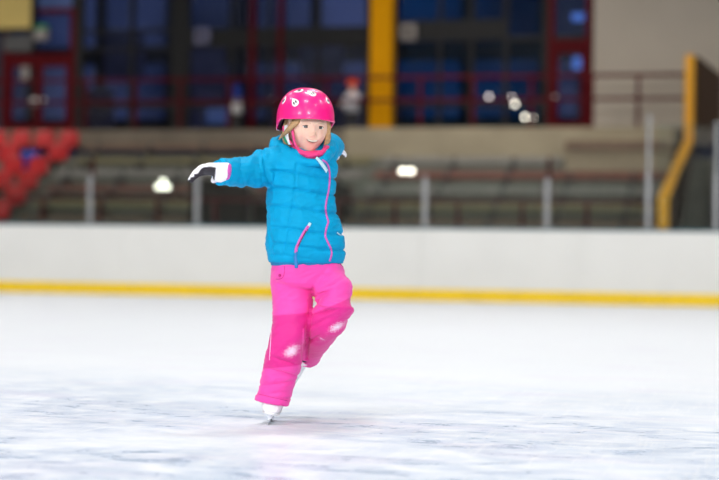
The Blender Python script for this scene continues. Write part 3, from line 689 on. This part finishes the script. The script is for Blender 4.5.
# ---- head: own frame, face towards -y, eyes at z = 0
def head_mesh():
    bm = bmesh.new(); bmesh.ops.create_icosphere(bm, subdivisions=7, radius=1)
    me = bpy.data.meshes.new('body'); bm.to_mesh(me); bm.free()
    co, _ = get_co(me); n = co.copy(); X, Y, Z = n[:,0].copy(), n[:,1].copy(), n[:,2].copy()
    x = X*.0665; z = .010+Z*.098
    front = Y < 0
    y = np.where(front, -.078*np.abs(Y)**.86, .092*Y)
    t = np.clip(-z/.088, 0, 1)
    x *= 1-.25*t**2.2
    y = np.where(~front, y*(1-.45*t), y*(1-.04*t))
    g = lambda cx, cz, sx, sz: np.exp(-((x-cx)/sx)**2-((z-cz)/sz)**2)
    fw = np.clip(-Y*2.2, 0, 1)
    ax = np.abs(x)
    ga = lambda cx, cz, sx, sz: np.exp(-((ax-cx)/sx)**2-((z-cz)/sz)**2)
    d = np.zeros_like(x)
    d += .0075*g(0,-.076,.020,.014)                     # chin
    d += .0110*g(0,-.0245,.0080,.0078) + .0045*g(0,-.012,.0068,.012) + .0035*g(0,.000,.007,.010)   # nose
    d += .0048*ga(.0088,-.0295,.0045,.0048)             # nostril wings
    d -= .0055*ga(.025,.001,.013,.0095)                 # sockets
    d += .0030*ga(.026,.018,.018,.007)                  # brow
    d += .0078*ga(.034,-.030,.016,.015)                 # smiling cheeks
    d -= .0012*ga(.0245,-.046,.0035,.008)               # smile folds
    zm = -.0475 + 13*x**2                               # mouth line
    hw = .0215
    op = np.where(ax < hw, .0034*(1-(ax/hw)**2), 0)
    dz = z-zm
    lipw = np.clip(1-(ax/(hw+.003))**4, 0, 1)
    d += .0045*g(0,-.047,.022,.014)
    d += .0024*lipw*(np.exp(-((dz-op-.0022)/.0024)**2)+1.15*np.exp(-((dz+op+.0026)/.0028)**2))
    ins = (np.abs(dz) < op)
    depth = np.clip((op-np.abs(dz))/.0012, 0, 1)
    d -= .0075*depth*ins
    d -= .0012*ga(hw+.0015,-.0445,.0028,.0028)
    y = y - d*fw
    # ears
    e = np.exp(-((Y-.12)/.13)**2-((z+.008)/.017)**2)*(np.abs(X) > .8); x = x + np.sign(X)*e*.011
    z = np.where(z < -.062, -.062+(z+.062)*1.28, z)
    co2 = np.stack([x,y,z],1); set_co(me, co2)
    # skin tone (blush, lips, brows) - colours the face itself has
    c = np.tile(np.array([.82,.545,.43]), (len(x),1))
    def mix(c, k, w): return c*(1-w[:,None]) + np.array(k)*w[:,None]
    c = mix(c, (.84,.40,.32), .42*ga(.036,-.028,.017,.014)*fw)
    c = mix(c, (.82,.42,.33), .30*g(0,-.028,.009,.007)*fw)
    lips = lipw*fw*np.clip(np.exp(-((dz-op-.0014)/.0017)**2)+np.exp(-((dz+op+.0022)/.0024)**2), 0, 1)
    c = mix(c, (.66,.20,.19), .8*np.clip(lips,0,1))
    c = mix(c, (.10,.02,.02), np.clip(depth*1.2,0,1)*ins*fw)
    br = np.exp(-((z-(.0155-(ax-.026)**2*14))/.0020)**2)*((ax > .012) & (ax < .040))*fw
    c = mix(c, (.42,.26,.14), .55*br)
    set_col(me, c)
    return me
m_skin = mat('skin', (235,195,175), .5, attr=True, noise_scale=40, var=.03, sss=.15)
hc = L(307.3,127.9,-.02)
HM = Matrix.Translation(hc) @ Matrix.Rotation(math.radians(19),4,'Z') @ Matrix.Rotation(math.radians(2),4,'Y') @ Matrix.Rotation(math.radians(3),4,'X')
hme = head_mesh(); hme.transform(HM)
# neck, trunk and limbs go on below in the same mesh, inside the clothes
bb = bmesh.new(); bb.from_mesh(hme); cl = bb.verts.layers.float_color['Col']
nv = len(bb.verts)
nk = HM @ Vector((0,.018,-.05))
tube(bb, [nk, nk+Vector((-.004,.008,-.05)), L(303,165,.01), L(302,200,.01), L(305,240,.01), L(307,270,.0)], [.040,.038,.06,.065,.062,.06], 24, 4)
tube(bb, [L(302,170,0), L(264,171,-.05), L(236,172.5,-.13), L(226,172,-.175)], [.03,.028,.022,.018], 14, 3)
tube(bb, [L(308,165,.02), L(329,149,.12), L(333,147.5,.28), L(335.5,147,.35)], [.03,.028,.022,.018], 14, 3)
tube(bb, [L(295,275,0), L(290,320,-.01), L(283,360,.0), L(274,398,.02), L(273,408,.02)], [.05,.042,.034,.026,.024], 14, 3)
tube(bb, [L(320,270,0), L(334,296,-.05), L(335,312,-.06), L(318,342,.085), L(306,360,.22)], [.05,.042,.038,.03,.024], 14, 3)
bb.verts.ensure_lookup_table()
for v in bb.verts[nv:] if False else list(bb.verts)[nv:]: v[cl] = (.82,.545,.43,1)
hme2 = bpy.data.meshes.new('body'); bb.to_mesh(hme2); bb.free()
body = obj('body', hme2, m_skin, person, True)
# eyes
def eye_mat():
    m = mat('eye', (240,238,236), .08, attr=True, coat=.8); return m
m_eye = eye_mat()
gaze = Vector((-.10,-1,.02)).normalized()
for sx in (-1,1):
    bm = bmesh.new(); sph(bm, (0,0,0), .0132, u=48, v=32); me = bpy.data.meshes.new('eye'); bm.to_mesh(me); bm.free()
    co, _ = get_co(me); d = co/np.linalg.norm(co,axis=1)[:,None] @ np.array(gaze); ang = np.degrees(np.arccos(np.clip(d,-1,1)))
    c = np.tile([.85,.83,.82],(len(co),1)); c[ang<34] = (.045,.06,.075); c[ang<17] = (.004,.004,.005)
    set_col(me, c); ce = Vector((sx*.0245,-.0580,.0005)); me.transform(HM @ Matrix.Translation(ce))
    obj('eye', me, m_eye, person, True)
    lb = bmesh.new(); r0 = .0142
    for up, e0 in ((1,21),(-1,-16)):
        g = []
        for i in range(25):
            az = math.radians(-80+160*i/24); row = []
            for j in range(9):
                ed = math.radians(e0)*max(0.0,math.cos(az*1.12))
                el = ed + (math.radians(78*up)-ed)*(j/8)**1.2
                rr = r0 - (.0004 if j == 0 else 0)
                row.append(lb.verts.new((math.sin(az)*math.cos(el)*rr, -math.cos(az)*math.cos(el)*rr, math.sin(el)*rr)))
            g.append(row)
        for i in range(24):
            for j in range(8): lb.faces.new((g[i][j], g[i+1][j], g[i+1][j+1], g[i][j+1]))
    bmesh.ops.recalc_face_normals(lb, faces=lb.faces[:])
    me = bpy.data.meshes.new('eyelid'); lb.to_mesh(me); lb.free(); set_col(me, np.tile([.82,.535,.42],(len(me.vertices),1))); me.transform(HM @ Matrix.Translation(ce))
    obj('eyelid', me, m_skin, person, True)
    pts = []
    for i in range(13):
        az = math.radians(-62+124*i/12); el = math.radians(21.5)*max(0,math.cos(az*1.12)); rr = .0148
        pts.append(HM @ (ce+Vector((math.sin(az)*math.cos(el)*rr, -math.cos(az)*math.cos(el)*rr, math.sin(el)*rr))))
    obj('eyelashes', tube(bmesh.new(), pts, [.0004]+[.0009]*11+[.0004], 8, 1), mat('lash', (70,44,34), .7, noise_scale=50), person, True)
# teeth
bm = bmesh.new()
for i in range(-4,5):
    xx = i*.0037; w = .00182 if abs(i) > 1 else .00190
    z0 = -.0475+13*xx**2
    yy = -.0728+ 14*xx**2
    box(bm, (xx-w,yy-.0005,z0-.0010), (xx+w,yy+.003,z0+.0045), .0006)
me = bpy.data.meshes.new('teeth'); bm.to_mesh(me); bm.free(); me.transform(HM); obj('teeth', me, mat('tooth', (225,215,200), .25, noise_scale=50, var=.03), person, True)

# ---- hair
hb = bmesh.new()
def lock(pts, r, fl=.35, n=10): tube(hb, [HM @ Vector(p) for p in pts], r, n, 5, fl, (0,1,0))
for i in range(16):                                     # left of the face (picture left), sweeping back over the strap
    o_ = rng.normal(0,1,6)*.0025; k = i/15
    lock([(-.042-.014*k+o_[0],-.062+.014*k,.036), (-.058-.006*k+o_[1],-.056+.016*k,.010), (-.072-.004*k+o_[2],-.044+.014*k,-.008-.006*k), (-.083+o_[3]-.006*k,-.028+.016*k,-.022-.010*k), (-.092+o_[4]-.008*k,-.012+.01*k,-.034-.014*k)], [.005,.0065,.006,.0045,.0012])
for i in range(18):                                     # right side, hanging to the collar
    o_ = rng.normal(0,1,6)*.0028; k = i/17
    lock([(.044+.014*k+o_[0],-.058+.03*k,.036), (.058+.006*k+o_[1],-.046+.03*k,.010), (.066+.006*k+o_[2],-.034+.03*k,-.018), (.066+.004*k+o_[3],-.030+.03*k,-.045), (.056+o_[4]+.006*k,-.030+.03*k,-.068-.008*o_[5]*80)], [.005,.0062,.006,.005,.0012])
for i in range(22):                                     # back of the head
    a = PI*(.05+.9*i/21); x0, y0 = math.cos(a), math.sin(a)
    lock([(x0*.068,y0*.092,.03), (x0*.072,y0*.096,-.02), (x0*.064,y0*.088,-.06), (x0*.05,y0*.075,-.085)], [.009,.011,.010,.004], .6)
m_hair = mat('hair', (186,148,104), .5, noise_scale=70, var=.4, bump=.25, bump_scale=700)
hair = obj('hair', hb, m_hair, person, True)

# ---- helmet
def smooth01(t): t = min(max(t,0),1); return t*t*(3-2*t)
def helmet_mesh(off=0.):
    bm = bmesh.new(); nu, nv_ = 96, 40; rows = []
    for j in range(nv_+1):
        row = []
        for i in range(nu):
            a = 2*PI*i/nu; cx, sy = math.sin(a), -math.cos(a)      # a = 0 is the front
            f = .5+.5*math.cos(a)
            side = math.exp(-((abs(math.remainder(a, 2*PI))-1.75)/.55)**2)
            zr_ = .021 - .004*(1-f) - .036*smooth01((abs(math.remainder(a,2*PI))-1.25)/.75) + .002*math.cos(3*a)*f
            t = j/nv_                                            # 0 top .. 1 rim
            top, cz = .132, .028
            el_rim = math.asin(max(-.95,min(.95,(zr_-cz)/(top-cz))))
            el = PI/2 + (el_rim-PI/2)*t
            rx, ry = .0965-off, .121-off; e = math.cos(el); 
            ee = e**.80 if e > 0 else 0
            if el < 0: ee = 1-.10*(1-e)*2
            fl = 1 + .03*max(0,(t-.92)/.08)*f
            row.append(bm.verts.new((cx*rx*ee*fl, .010+sy*ry*ee*fl, cz+(top-cz-off)*math.sin(el))))
        rows.append(row)
    for r0, r1 in zip(rows, rows[1:]):
        for i in range(nu): bm.faces.new((r0[i], r1[i], r1[(i+1)%nu], r0[(i+1)%nu]))
    bmesh.ops.remove_doubles(bm, verts=rows[0], dist=.001)
    return bm, rows
bm, rows = helmet_mesh(); bm.verts.ensure_lookup_table()
bmesh.ops.recalc_face_normals(bm, faces=bm.faces[:])
bmesh.ops.solidify(bm, geom=bm.faces[:], thickness=.006)
hme = bpy.data.meshes.new('helmet'); bm.to_mesh(hme); bm.free()
m_hel = mat('helmet_shell', (250,16,130), .36, noise_scale=25, var=.03, coat=.45)
HT = Matrix.Translation((-.0055,0,.005)) @ HM @ Matrix.Rotation(math.radians(0),4,'Y')
hme.transform(HT); helmet = obj('helmet', hme, m_hel, person, True)
hbvh = bvh_of(hme)
bm = bmesh.new()                                         # black rim liner
bm2, r2 = helmet_mesh(.008); bmesh.ops.solidify(bm2, geom=bm2.faces[:], thickness=.008); me = bpy.data.meshes.new('liner'); bm2.to_mesh(me); bm2.free(); me.transform(HT @ Matrix.Translation((0,0,.004)))
obj('liner', me, mat('liner', (60,20,45), .8, noise_scale=60), helmet, True)
bm.free()
m_st = mat('sticker_white', (250,246,250), .3, noise_scale=60, var=.02, coat=.5); m_sb = mat('sticker_black', (16,26,30), .3, noise_scale=60, coat=.5)
def sticker(px, py, size, ang, name='drop_sticker', asp=.62):
    h, n = hit(hbvh, px, py)
    if h is None: return
    u = Vector((1,0,0)); u = (u-n*u.dot(n)).normalized(); v = n.cross(u)*-1
    if v.z < 0: v = -v
    a = math.radians(ang); U = u*math.cos(a)+v*math.sin(a); V = -u*math.sin(a)+v*math.cos(a)
    def patch(f, lift, nm_, m, par):
        bm = bmesh.new(); rings = []
        for rr in (0,.35,.7,1.0):
            r_ = []
            for k in range(32):
                x_, y_ = f(2*PI*k/32); q = h + U*x_*rr*size + V*y_*rr*size
                w, wn, _, _ = hbvh.find_nearest(q); r_.append((w, wn))
                if rr == 0: break
            rings.append([bm.verts.new(w+n*lift if False else w+wn*lift) for w, wn in r_])
        lowr = [bm.verts.new(v_.co - n*.0008) for v_ in rings[-1]]
        for k in range(32):
            bm.faces.new((rings[0][0], rings[1][k], rings[1][(k+1)%32]))
            for A, B_ in ((rings[1],rings[2]),(rings[2],rings[3]),(rings[3],lowr)): bm.faces.new((A[k], B_[k], B_[(k+1)%32], A[(k+1)%32]))
        bmesh.ops.recalc_face_normals(bm, faces=bm.faces[:]); return obj(nm_, bm, m, par, True)
    drop = lambda t: (math.sin(t)*math.sin(t/2)**1.1*asp*1.35, math.cos(t)*1.0)
    s_ = patch(drop, .0009, name, m_st, helmet)
    bm = bmesh.new()
    for ox in (-.21,.21):
        ring = []
        for k in range(16):
            t = 2*PI*k/16; x_, y_ = ox+.15*math.cos(t)+.05*math.sin(t), -.22+.34*math.sin(t)
            q = h+U*x_*size+V*y_*size; w, wn, _, _ = hbvh.find_nearest(q); ring.append(bm.verts.new(w+wn*.0016))
        bm.faces.new(ring)
    bmesh.ops.recalc_face_normals(bm, faces=bm.faces[:]); bmesh.ops.solidify(bm, geom=bm.faces[:], thickness=.0003)
    obj('sticker_mark', bm, m_sb, s_)
sticker(284.2,99.8,.0170,-25); sticker(294.6,101.8,.0200,28); sticker(298.3,90.8,.0185,78); sticker(311.3,92.8,.0200,48); sticker(327.5,100,.0150,35); sticker(317,88.9,.014,60); sticker(280,111,.010,10) if False else None
# straps: pink side strap, under-chin strap, white and green ear pad
m_strap = mat('strap_pink', (226,70,130), .7, noise_scale=120, var=.15)
def hpath(pts, sub=6): return [HM @ Vector(p) for p in resample([np.array(p) for p in pts], sub)]
def strap(pts, nors, w, th, m, nm_, sub=6):
    P = hpath(pts, sub); NN = [(HM.to_3x3() @ Vector(n)).normalized() for n in resample([np.array(n, float) for n in nors], sub)]
    return obj(nm_, ribbon(bmesh.new(), P, NN, w, th), m, helmet, True)
strap([(-.060,-.030,.020),(-.0635,-.036,-.005),(-.0600,-.040,-.032),(-.052,-.043,-.060),(-.038,-.050,-.078),(-.012,-.056,-.098),(.012,-.056,-.098)], [(-1,-.5,0),(-1,-.5,0),(-1,-.5,-.1),(-1,-.5,-.3),(-.6,-.4,-.8),(0,-.3,-1),(0,-.3,-1)], .011, .003, m_strap, 'chin_strap')
strap([(.062,-.010,.015),(.065,-.014,-.02),(.057,-.025,-.055),(.038,-.048,-.078),(.012,-.056,-.098)], [(1,-.3,0),(1,-.3,0),(1,-.3,-.2),(.6,-.3,-.8),(0,-.3,-1)], .011, .003, m_strap, 'chin_strap')
strap([(-.080,.020,.000),(-.078,.004,-.022),(-.070,-.018,-.045),(-.058,-.032,-.062)], [(-1,-.2,0)]*4, .010, .003, m_strap, 'rear_strap')
bm = bmesh.new(); loft(bm, [((-.074,.004,.004),(.004,0,0),(0,.016,0)), ((-.0755,-.002,-.02),(.0055,0,0),(0,.021,0)), ((-.072,-.008,-.042),(.0055,0,0),(0,.018,0)), ((-.064,-.018,-.062),(.004,0,0),(0,.008,0))], 20, 5); me = bpy.data.meshes.new('p'); bm.to_mesh(me); bm.free(); me.transform(HM); ep = obj('ear_pad', me, mat('pad_white', (232,236,238), .6, noise_scale=60), helmet, True)
bm = bmesh.new(); loft(bm, [((-.082,.002,-.022),(.002,0,0),(0,.004,0)), ((-.081,.000,-.036),(.0025,0,0),(0,.009,0)), ((-.075,-.006,-.050),(.003,0,0),(0,.011,0)), ((-.068,-.012,-.060),(.003,0,0),(0,.004,0))], 16, 4); me = bpy.data.meshes.new('p'); bm.to_mesh(me); bm.free(); me.transform(HM); obj('pad_patch', me, mat('pad_green', (30,150,100), .6, noise_scale=60), helmet, True)
# ---- neck warmer
bm = bmesh.new()
loft(bm, [(L(308,150.5,-.012),Vector((.052,.012,.004)),Vector((-.012,.054,.004))), (L(309.5,153.5,-.024),Vector((.062,.018,.010)),Vector((-.016,.060,.006))), (L(310.5,158,-.026),Vector((.066,.02,.012)),Vector((-.018,.064,.006))), (L(311,161,-.028),Vector((.06,.02,.01)),Vector((-.018,.056,.006)))], 40, 5)
tube(bm, [L(306,146,.045), L(296,145.5,.025), L(294,147,-.02), L(298,150.5,-.068), L(306,154.5,-.096), L(315,155,-.096), L(323,151.5,-.068), L(327,147.5,-.03), L(323,145.5,.02), L(306,146,.045)], [.010,.010,.010,.0095,.009,.009,.0095,.010,.010,.010], 16, 5)
me = remesh(bm, .003, 2); co, no = get_co(me)
for i, (p, n) in enumerate(zip(co.copy(), no)): co[i] = p + n*.0035*vnoise((p[0],p[1],p[2]*3), 30, 2)
set_co(me, co); nw = obj('neck_warmer', me, m_pinkcloth, person, True)

# ---- gloves
def glove(fr, mirror=1, curl=1.0, name='glove'):
    """fr: 4x4 frame; hand along +x from the wrist, back of the hand +z, thumb on -y side"""
    bm = bmesh.new(); Mx = fr
    T = lambda p: Mx @ Vector(p)
    def tt(pts, r, fl=1., sub=4): tube(bm, [T(p) for p in pts], r, 14, sub, fl, tuple((Mx.to_3x3() @ Vector((0,0,1)))))
    loft(bm, [(T((-.017,0,0)), Mx.to_3x3()@Vector((0,.020,0)), Mx.to_3x3()@Vector((0,0,.019))), (T((-.013,0,0)), Mx.to_3x3()@Vector((0,.030,0)), Mx.to_3x3()@Vector((0,0,.028))), (T((.0,0,0)), Mx.to_3x3()@Vector((0,.033,0)), Mx.to_3x3()@Vector((0,0,.027))), (T((.03,0,.002)), Mx.to_3x3()@Vector((0,.036,0)), Mx.to_3x3()@Vector((0,0,.019))), (T((.056,0,.001)), Mx.to_3x3()@Vector((0,.037,0)), Mx.to_3x3()@Vector((0,0,.015))), (T((.066,0,-.001)), Mx.to_3x3()@Vector((0,.03,0)), Mx.to_3x3()@Vector((0,0,.011)))], 24, 4, sq=2.4)
    for j, (y0, ln) in enumerate(((-.028,.056),(-.0095,.063),(.0095,.059),(.027,.046))):
        s = (j-1.5)*.10; a = 0; p = Vector((.052,y0,0)); pts = [p.copy()]
        for k, (fr_, ca) in enumerate(((.42,14),(.30,26),(.28,20))):
            a += math.radians(ca*curl + j*1.5); dct = Vector((math.cos(a)*math.cos(s), math.sin(s)*math.cos(a), -math.sin(a))); p = p+dct*(ln*fr_+.003); pts.append(p.copy())
        tt(pts, [.0105,.0102,.0095,.0078], sub=5); sph(bm, T(pts[-1]), .0077)
    tt([(-.002,-.006,-.008),(.012,-.014,-.014),(.022,-.022,-.018)], [.024,.023,.017])
    tp = [(-.004,-.014,-.010),(.014,-.026,-.014),(.025,-.031,-.020),(.031,-.033,-.025)]
    tt(tp, [.018,.0160,.0130,.0105], sub=5); sph(bm, T(tp[-1]), .0094)
    me = remesh(bm, .0024, 3); co, no = get_co(me)
    inv = Mx.inverted(); idx = []
    nl = no @ np.array(inv.to_3x3().transposed() if False else inv.to_3x3()).T
    pl = np.array([inv @ Vector(p) for p in co])
    w = nl[:,2].copy(); E = np.array([e.vertices[:] for e in me.edges])
    for _ in range(14):
        acc = w.copy(); cnt = np.ones(len(w)); np.add.at(acc, E[:,0], w[E[:,1]]); np.add.at(acc, E[:,1], w[E[:,0]]); np.add.at(cnt, E[:,0], 1); np.add.at(cnt, E[:,1], 1); w = acc/cnt
    k = np.clip((-.22-w)/.12, 0, 1)*np.clip((pl[:,0]-.026)/.003, 0, 1)*np.where((pl[:,1] > -.022) | (pl[:,0] > .048), 1, 0)
    set_col(me, np.array([.87,.86,.92])*(1-k[:,None]) + np.array([.026,.022,.030])*k[:,None])
    return obj(name, me, m_glove, person, True)
def frame(o, xdir, zdir):
    X = Vector(xdir).normalized(); Z = Vector(zdir); Z = (Z-X*Z.dot(X)).normalized(); Y = Z.cross(X)
    m = Matrix((X,Y,Z)).transposed().to_4x4(); m.translation = o; return m
# right hand (picture left): reaches to -x, back of hand up, thumb side towards the viewer
g1 = glove(frame(L(224.0,171.2,-.215), (-1,-.10,.10), (.02,.30,1)), curl=.95)
bm = bmesh.new(); F = frame(L(224.0,171.2,-.215), (-1,-.10,.10), (.02,.30,1)); tube(bm, [F@Vector((-.024,0,0)), F@Vector((-.020,0,0)), F@Vector((-.014,0,0)), F@Vector((-.010,0,0))], [.016,.027,.0315,.032], 24, 2, .90, tuple(F.to_3x3()@Vector((0,0,1)))); obj('cuff_band', bm, m_pinkzip, g1, True)
g2 = glove(frame(L(333.0,146.5,.34), (.20,1,.07), (.7,-.1,.7)), curl=.25)
# white back of the far glove turned to the viewer

# ---- skates
def skate(fr, name='ice_skate'):
    R3 = fr.to_3x3(); T = lambda p: fr @ Vector((p[0], p[1]*.92, p[2]-.026 if p[2] > .06 else p[2]*.6)); V3 = lambda p: R3 @ Vector(p)
    bm = bmesh.new()
    secs = [(T((0,-.118,.084)),V3((.012,0,0)),V3((0,0,.010))), (T((0,-.112,.086)),V3((.026,0,0)),V3((0,0,.020))), (T((0,-.09,.090)),V3((.034,0,0)),V3((0,0,.026))), (T((0,-.05,.096)),V3((.038,0,0)),V3((0,0,.033))), (T((0,-.01,.104)),V3((.035,0,0)),V3((0,0,.041))), (T((0,.04,.108)),V3((.032,0,0)),V3((0,0,.046))), (T((0,.075,.104)),V3((.028,0,0)),V3((0,0,.042))), (T((0,.09,.100)),V3((.014,0,0)),V3((0,0,.028)))]
    loft(bm, secs, 28, 4, sq=2.4)
    loft(bm, [(T((0,.03,.10)),V3((.033,0,0)),V3((0,.045,0))), (T((0,.034,.15)),V3((.034,0,0)),V3((0,.043,0))), (T((0,.036,.20)),V3((.038,0,0)),V3((0,.046,0))), (T((0,.036,.24)),V3((.042,0,0)),V3((0,.05,0)))], 28, 4)
    me = remesh(bm, .003, 3)
    sk = obj(name, me, m_boot, person, True)
    bm = bmesh.new(); loft(bm, [(T((0,-.116,.066)),V3((.014,0,0)),V3((0,0,.004))), (T((0,-.09,.064)),V3((.026,0,0)),V3((0,0,.005))), (T((0,-.05,.064)),V3((.030,0,0)),V3((0,0,.005))), (T((0,.0,.066)),V3((.028,0,0)),V3((0,0,.005))), (T((0,.05,.066)),V3((.030,0,0)),V3((0,0,.006))), (T((0,.088,.066)),V3((.018,0,0)),V3((0,0,.006)))], 20, 4, sq=4)
    obj('sole', bm, m_boot, sk, True)
    bm = bmesh.new()
    box(bm, (-.0022,-.115,.001), (.0022,.092,.017), .0008); me = bpy.data.meshes.new('blade'); bm.to_mesh(me); bm.free()
    co, no = get_co(me)
    me.transform(fr); obj('blade', me, MT['steel'], sk)
    bm = bmesh.new()
    for y0, y1 in ((-.105,-.03),(.03,.085)):
        a = [T((s*w_, y_, z_)) for s in (-1,1) for (w_, y_, z_) in ((.004,(y0+y1)/2-.018,.024),(.013,y0,.0645),(.013,y1,.0645),(.004,(y0+y1)/2+.018,.024))]
        vv = [bm.verts.new(p) for p in a]
        for q in ((0,1,2,3),(7,6,5,4),(0,4,5,1),(3,2,6,7),(0,3,7,4),(1,5,6,2)): bm.faces.new([vv[i] for i in q])
    bmesh.ops.recalc_face_normals(bm, faces=bm.faces[:])
    bb2 = [T(( -.004,-.1,.024)), T((.004,.08,.024))]
    a = [T((x_,y_,z_)) for x_ in (-.004,.004) for y_ in (-.098,.086) for z_ in (.022,.034)]
    vv = [bm.verts.new(p) for p in a]
    for q in ((0,1,3,2),(4,6,7,5),(0,4,5,1),(2,3,7,6),(0,2,6,4),(1,5,7,3)): bm.faces.new([vv[i] for i in q])
    bmesh.ops.recalc_face_normals(bm, faces=bm.faces[:])
    obj('blade_holder', remesh(bm, .0014, 1), mat('holder', (226,232,240), .4, noise_scale=40, var=.04), sk)
    bm = bmesh.new()
    for k in range(7):
        t = k/6; y_ = -.055+.052*t; z_ = .130+.030*t
        tube(bm, [T((-.017,y_+.004,z_-.004)), T((0,y_-.002,z_+.0035)), T((.017,y_+.004,z_-.004))], [.002,.0025,.002], 8, 3)
    obj('laces', bm, m_lace, sk, True)
    return sk
# standing skate: toe towards the viewer, leaning with the leg
fr1 = Matrix.Translation((.004,.085,0)) @ Matrix.Rotation(math.radians(-3),4,'Z') @ Matrix.Rotation(math.radians(10),4,'Y')
skate(fr1)
# raised skate behind the standing leg, toe pointing down
fp = L(303,355,.22); 
fr2 = Matrix.Translation(fp) @ Matrix.Rotation(math.radians(34),4,'Y') @ Matrix.Rotation(math.radians(80),4,'X') @ Matrix.Translation((0,-.03,-.15))
s2 = skate(fr2)
bm = bmesh.new(); F = fr2; tube(bm, [F@Vector((0,.036,.22)), F@Vector((0,.036,.235))], [.038,.038], 20, 1); obj('boot_collar', bm, m_dk, s2, True)

# ------------------------------------------------------------------ small child on the upper deck in orange hat
p = onY(352,100,YR+.55)
kid_s = 1.18
kid = thing('person', 'small child in orange hat and white jacket standing on the upper deck', 'person', (p.x,YR+.55,DECK), -.3)
def skin_fig(edges, verts, rad):
    me = bpy.data.meshes.new('f'); me.from_pydata(verts, edges, []); o = bpy.data.objects.new('f', me); col.objects.link(o)
    sm = o.modifiers.new('s','SKIN'); 
    for v, r_ in zip(me.skin_vertices[0].data, rad): v.radius = (r_, r_)
    me.skin_vertices[0].data[0].use_root = True
    ss = o.modifiers.new('b','SUBSURF'); ss.levels = 2
    dg = bpy.context.evaluated_depsgraph_get(); m2 = bpy.data.meshes.new_from_object(o.evaluated_get(dg)); bpy.data.objects.remove(o); return m2
kb = skin_fig([(0,1),(1,2),(2,3),(1,4),(4,5),(5,6),(1,7),(7,8),(8,9),(0,10),(10,11),(11,12),(0,13),(13,14),(14,15)],
   [(0,0,.42),(0,0,.66),(0,0,.73),(0,-.01,.83),(-.11,0,.64),(-.15,-.03,.52),(-.14,-.10,.44),(.11,0,.64),(.15,-.04,.54),(.13,-.13,.52),(-.06,0,.38),(-.065,-.01,.2),(-.065,0,.04),(.06,0,.38),(.065,-.01,.2),(.065,0,.04)],
   [.085,.075,.035,.075,.045,.036,.028,.045,.036,.028,.06,.048,.036,.06,.048,.036])
obj('body', kb, mat('kid_skin', (225,180,160), .6, noise_scale=20), kid, True)
bm = bmesh.new(); loft(bm, [((0,0,.36),(.13,0,0),(0,.10,0)), ((0,0,.45),(.125,0,0),(0,.10,0)), ((0,0,.6),(.115,0,0),(0,.09,0)), ((0,0,.69),(.08,0,0),(0,.06,0))], 24, 4)
tube(bm, [(-.09,0,.65),(-.15,-.03,.53),(-.145,-.09,.46)], [.052,.045,.04], 14, 4); tube(bm, [(.09,0,.65),(.15,-.04,.54),(.135,-.11,.525)], [.052,.045,.04], 14, 4)
obj('jacket', remesh(bm, .008, 2), mat('kid_jacket', (205,205,212), .7, noise_scale=12, var=.2), kid, True)
bm = bmesh.new(); tube(bm, [(-.05,0,.45),(-.065,-.01,.2),(-.065,0,.05)], [.075,.06,.05], 14, 4); tube(bm, [(.05,0,.45),(.065,-.01,.2),(.065,0,.05)], [.075,.06,.05], 14, 4); obj('trousers', remesh(bm, .008, 2), mat('kid_trousers', (50,50,58), .7, noise_scale=20), kid, True)
bm = bmesh.new(); loft(bm, [((0,0,.83),(.092,0,0),(0,.095,0)), ((0,0,.88),(.09,0,0),(0,.092,0)), ((0,0,.93),(.06,0,0),(0,.06,0)), ((0,0,.945),(.02,0,0),(0,.02,0))], 24, 4); sph(bm, (0,0,.955), .028); obj('hat', bm, mat('kid_hat', (250,80,20), .8, noise_scale=40, var=.2), kid, True)
bm = bmesh.new(); 
for s in (-1,1): loft(bm, [((s*.065,-.09,.02),(.02,0,0),(0,0,.018)), ((s*.065,-.05,.03),(.035,0,0),(0,0,.03)), ((s*.065,.03,.035),(.033,0,0),(0,0,.034)), ((s*.065,.05,.03),(.02,0,0),(0,0,.02))], 16, 3)
obj('shoes', bm, MT['dark'], kid, True)

kid.scale = (kid_s,)*3
# ------------------------------------------------------------------ light
w = bpy.data.worlds.new('world'); scn.world = w; w.use_nodes = True; wn = w.node_tree; bg = wn.nodes['Background']
tcw = wn.nodes.new('ShaderNodeTexCoord'); nw_ = wn.nodes.new('ShaderNodeTexNoise'); nw_.inputs['Scale'].default_value = 14; nw_.inputs['Detail'].default_value = 3; wn.links.new(tcw.outputs['Generated'], nw_.inputs['Vector'])
rp = wn.nodes.new('ShaderNodeValToRGB'); rp.color_ramp.elements[0].color = (.018,.034,.09,1); rp.color_ramp.elements[0].position = .35; rp.color_ramp.elements[1].color = (.13,.18,.38,1); rp.color_ramp.elements[1].position = .68
wn.links.new(nw_.outputs['Fac'], rp.inputs['Fac']); wn.links.new(rp.outputs[0], bg.inputs['Color']); bg.inputs['Strength'].default_value = .55
def area(name, loc, sx, sy, power, spread=180, colr=(1,.985,.96), rot=(0,0,0)):
    l = bpy.data.lights.new(name, 'AREA'); l.shape = 'RECTANGLE'; l.size = sx; l.size_y = sy; l.energy = power; l.color = colr; l.spread = math.radians(spread)
    o = bpy.data.objects.new(name, l); col.objects.link(o); o.location = loc; o.rotation_euler = rot
    o.visible_camera = True; return o
PW = 168
for yy in (-5,-11.5,-18,-24.5,-31):
    for xx in (-18,-10,-2,6,14):
        area('ceiling_light', (xx,yy,8.9), 2.4, 1.0, PW, 130)
for xx in (-20,-9,2,12): area('front_fill_light', (xx,-33.6,4.6), 2.6, 1.2, 560, 150, (1,.985,.96), (math.radians(84),0,0))  # added fill lights behind the camera, brightening the child's front
for xx in (-18,-6,6): area('stand_light', (xx,5.0,8.9), 1.6, .4, 285, 150, (1,.93,.85))
for xx in (-14,-8,-2,4): area('foyer_light', (xx,YF+2.5,TOP+.25), 1., .4, 14, 160, (.6,.7,1))
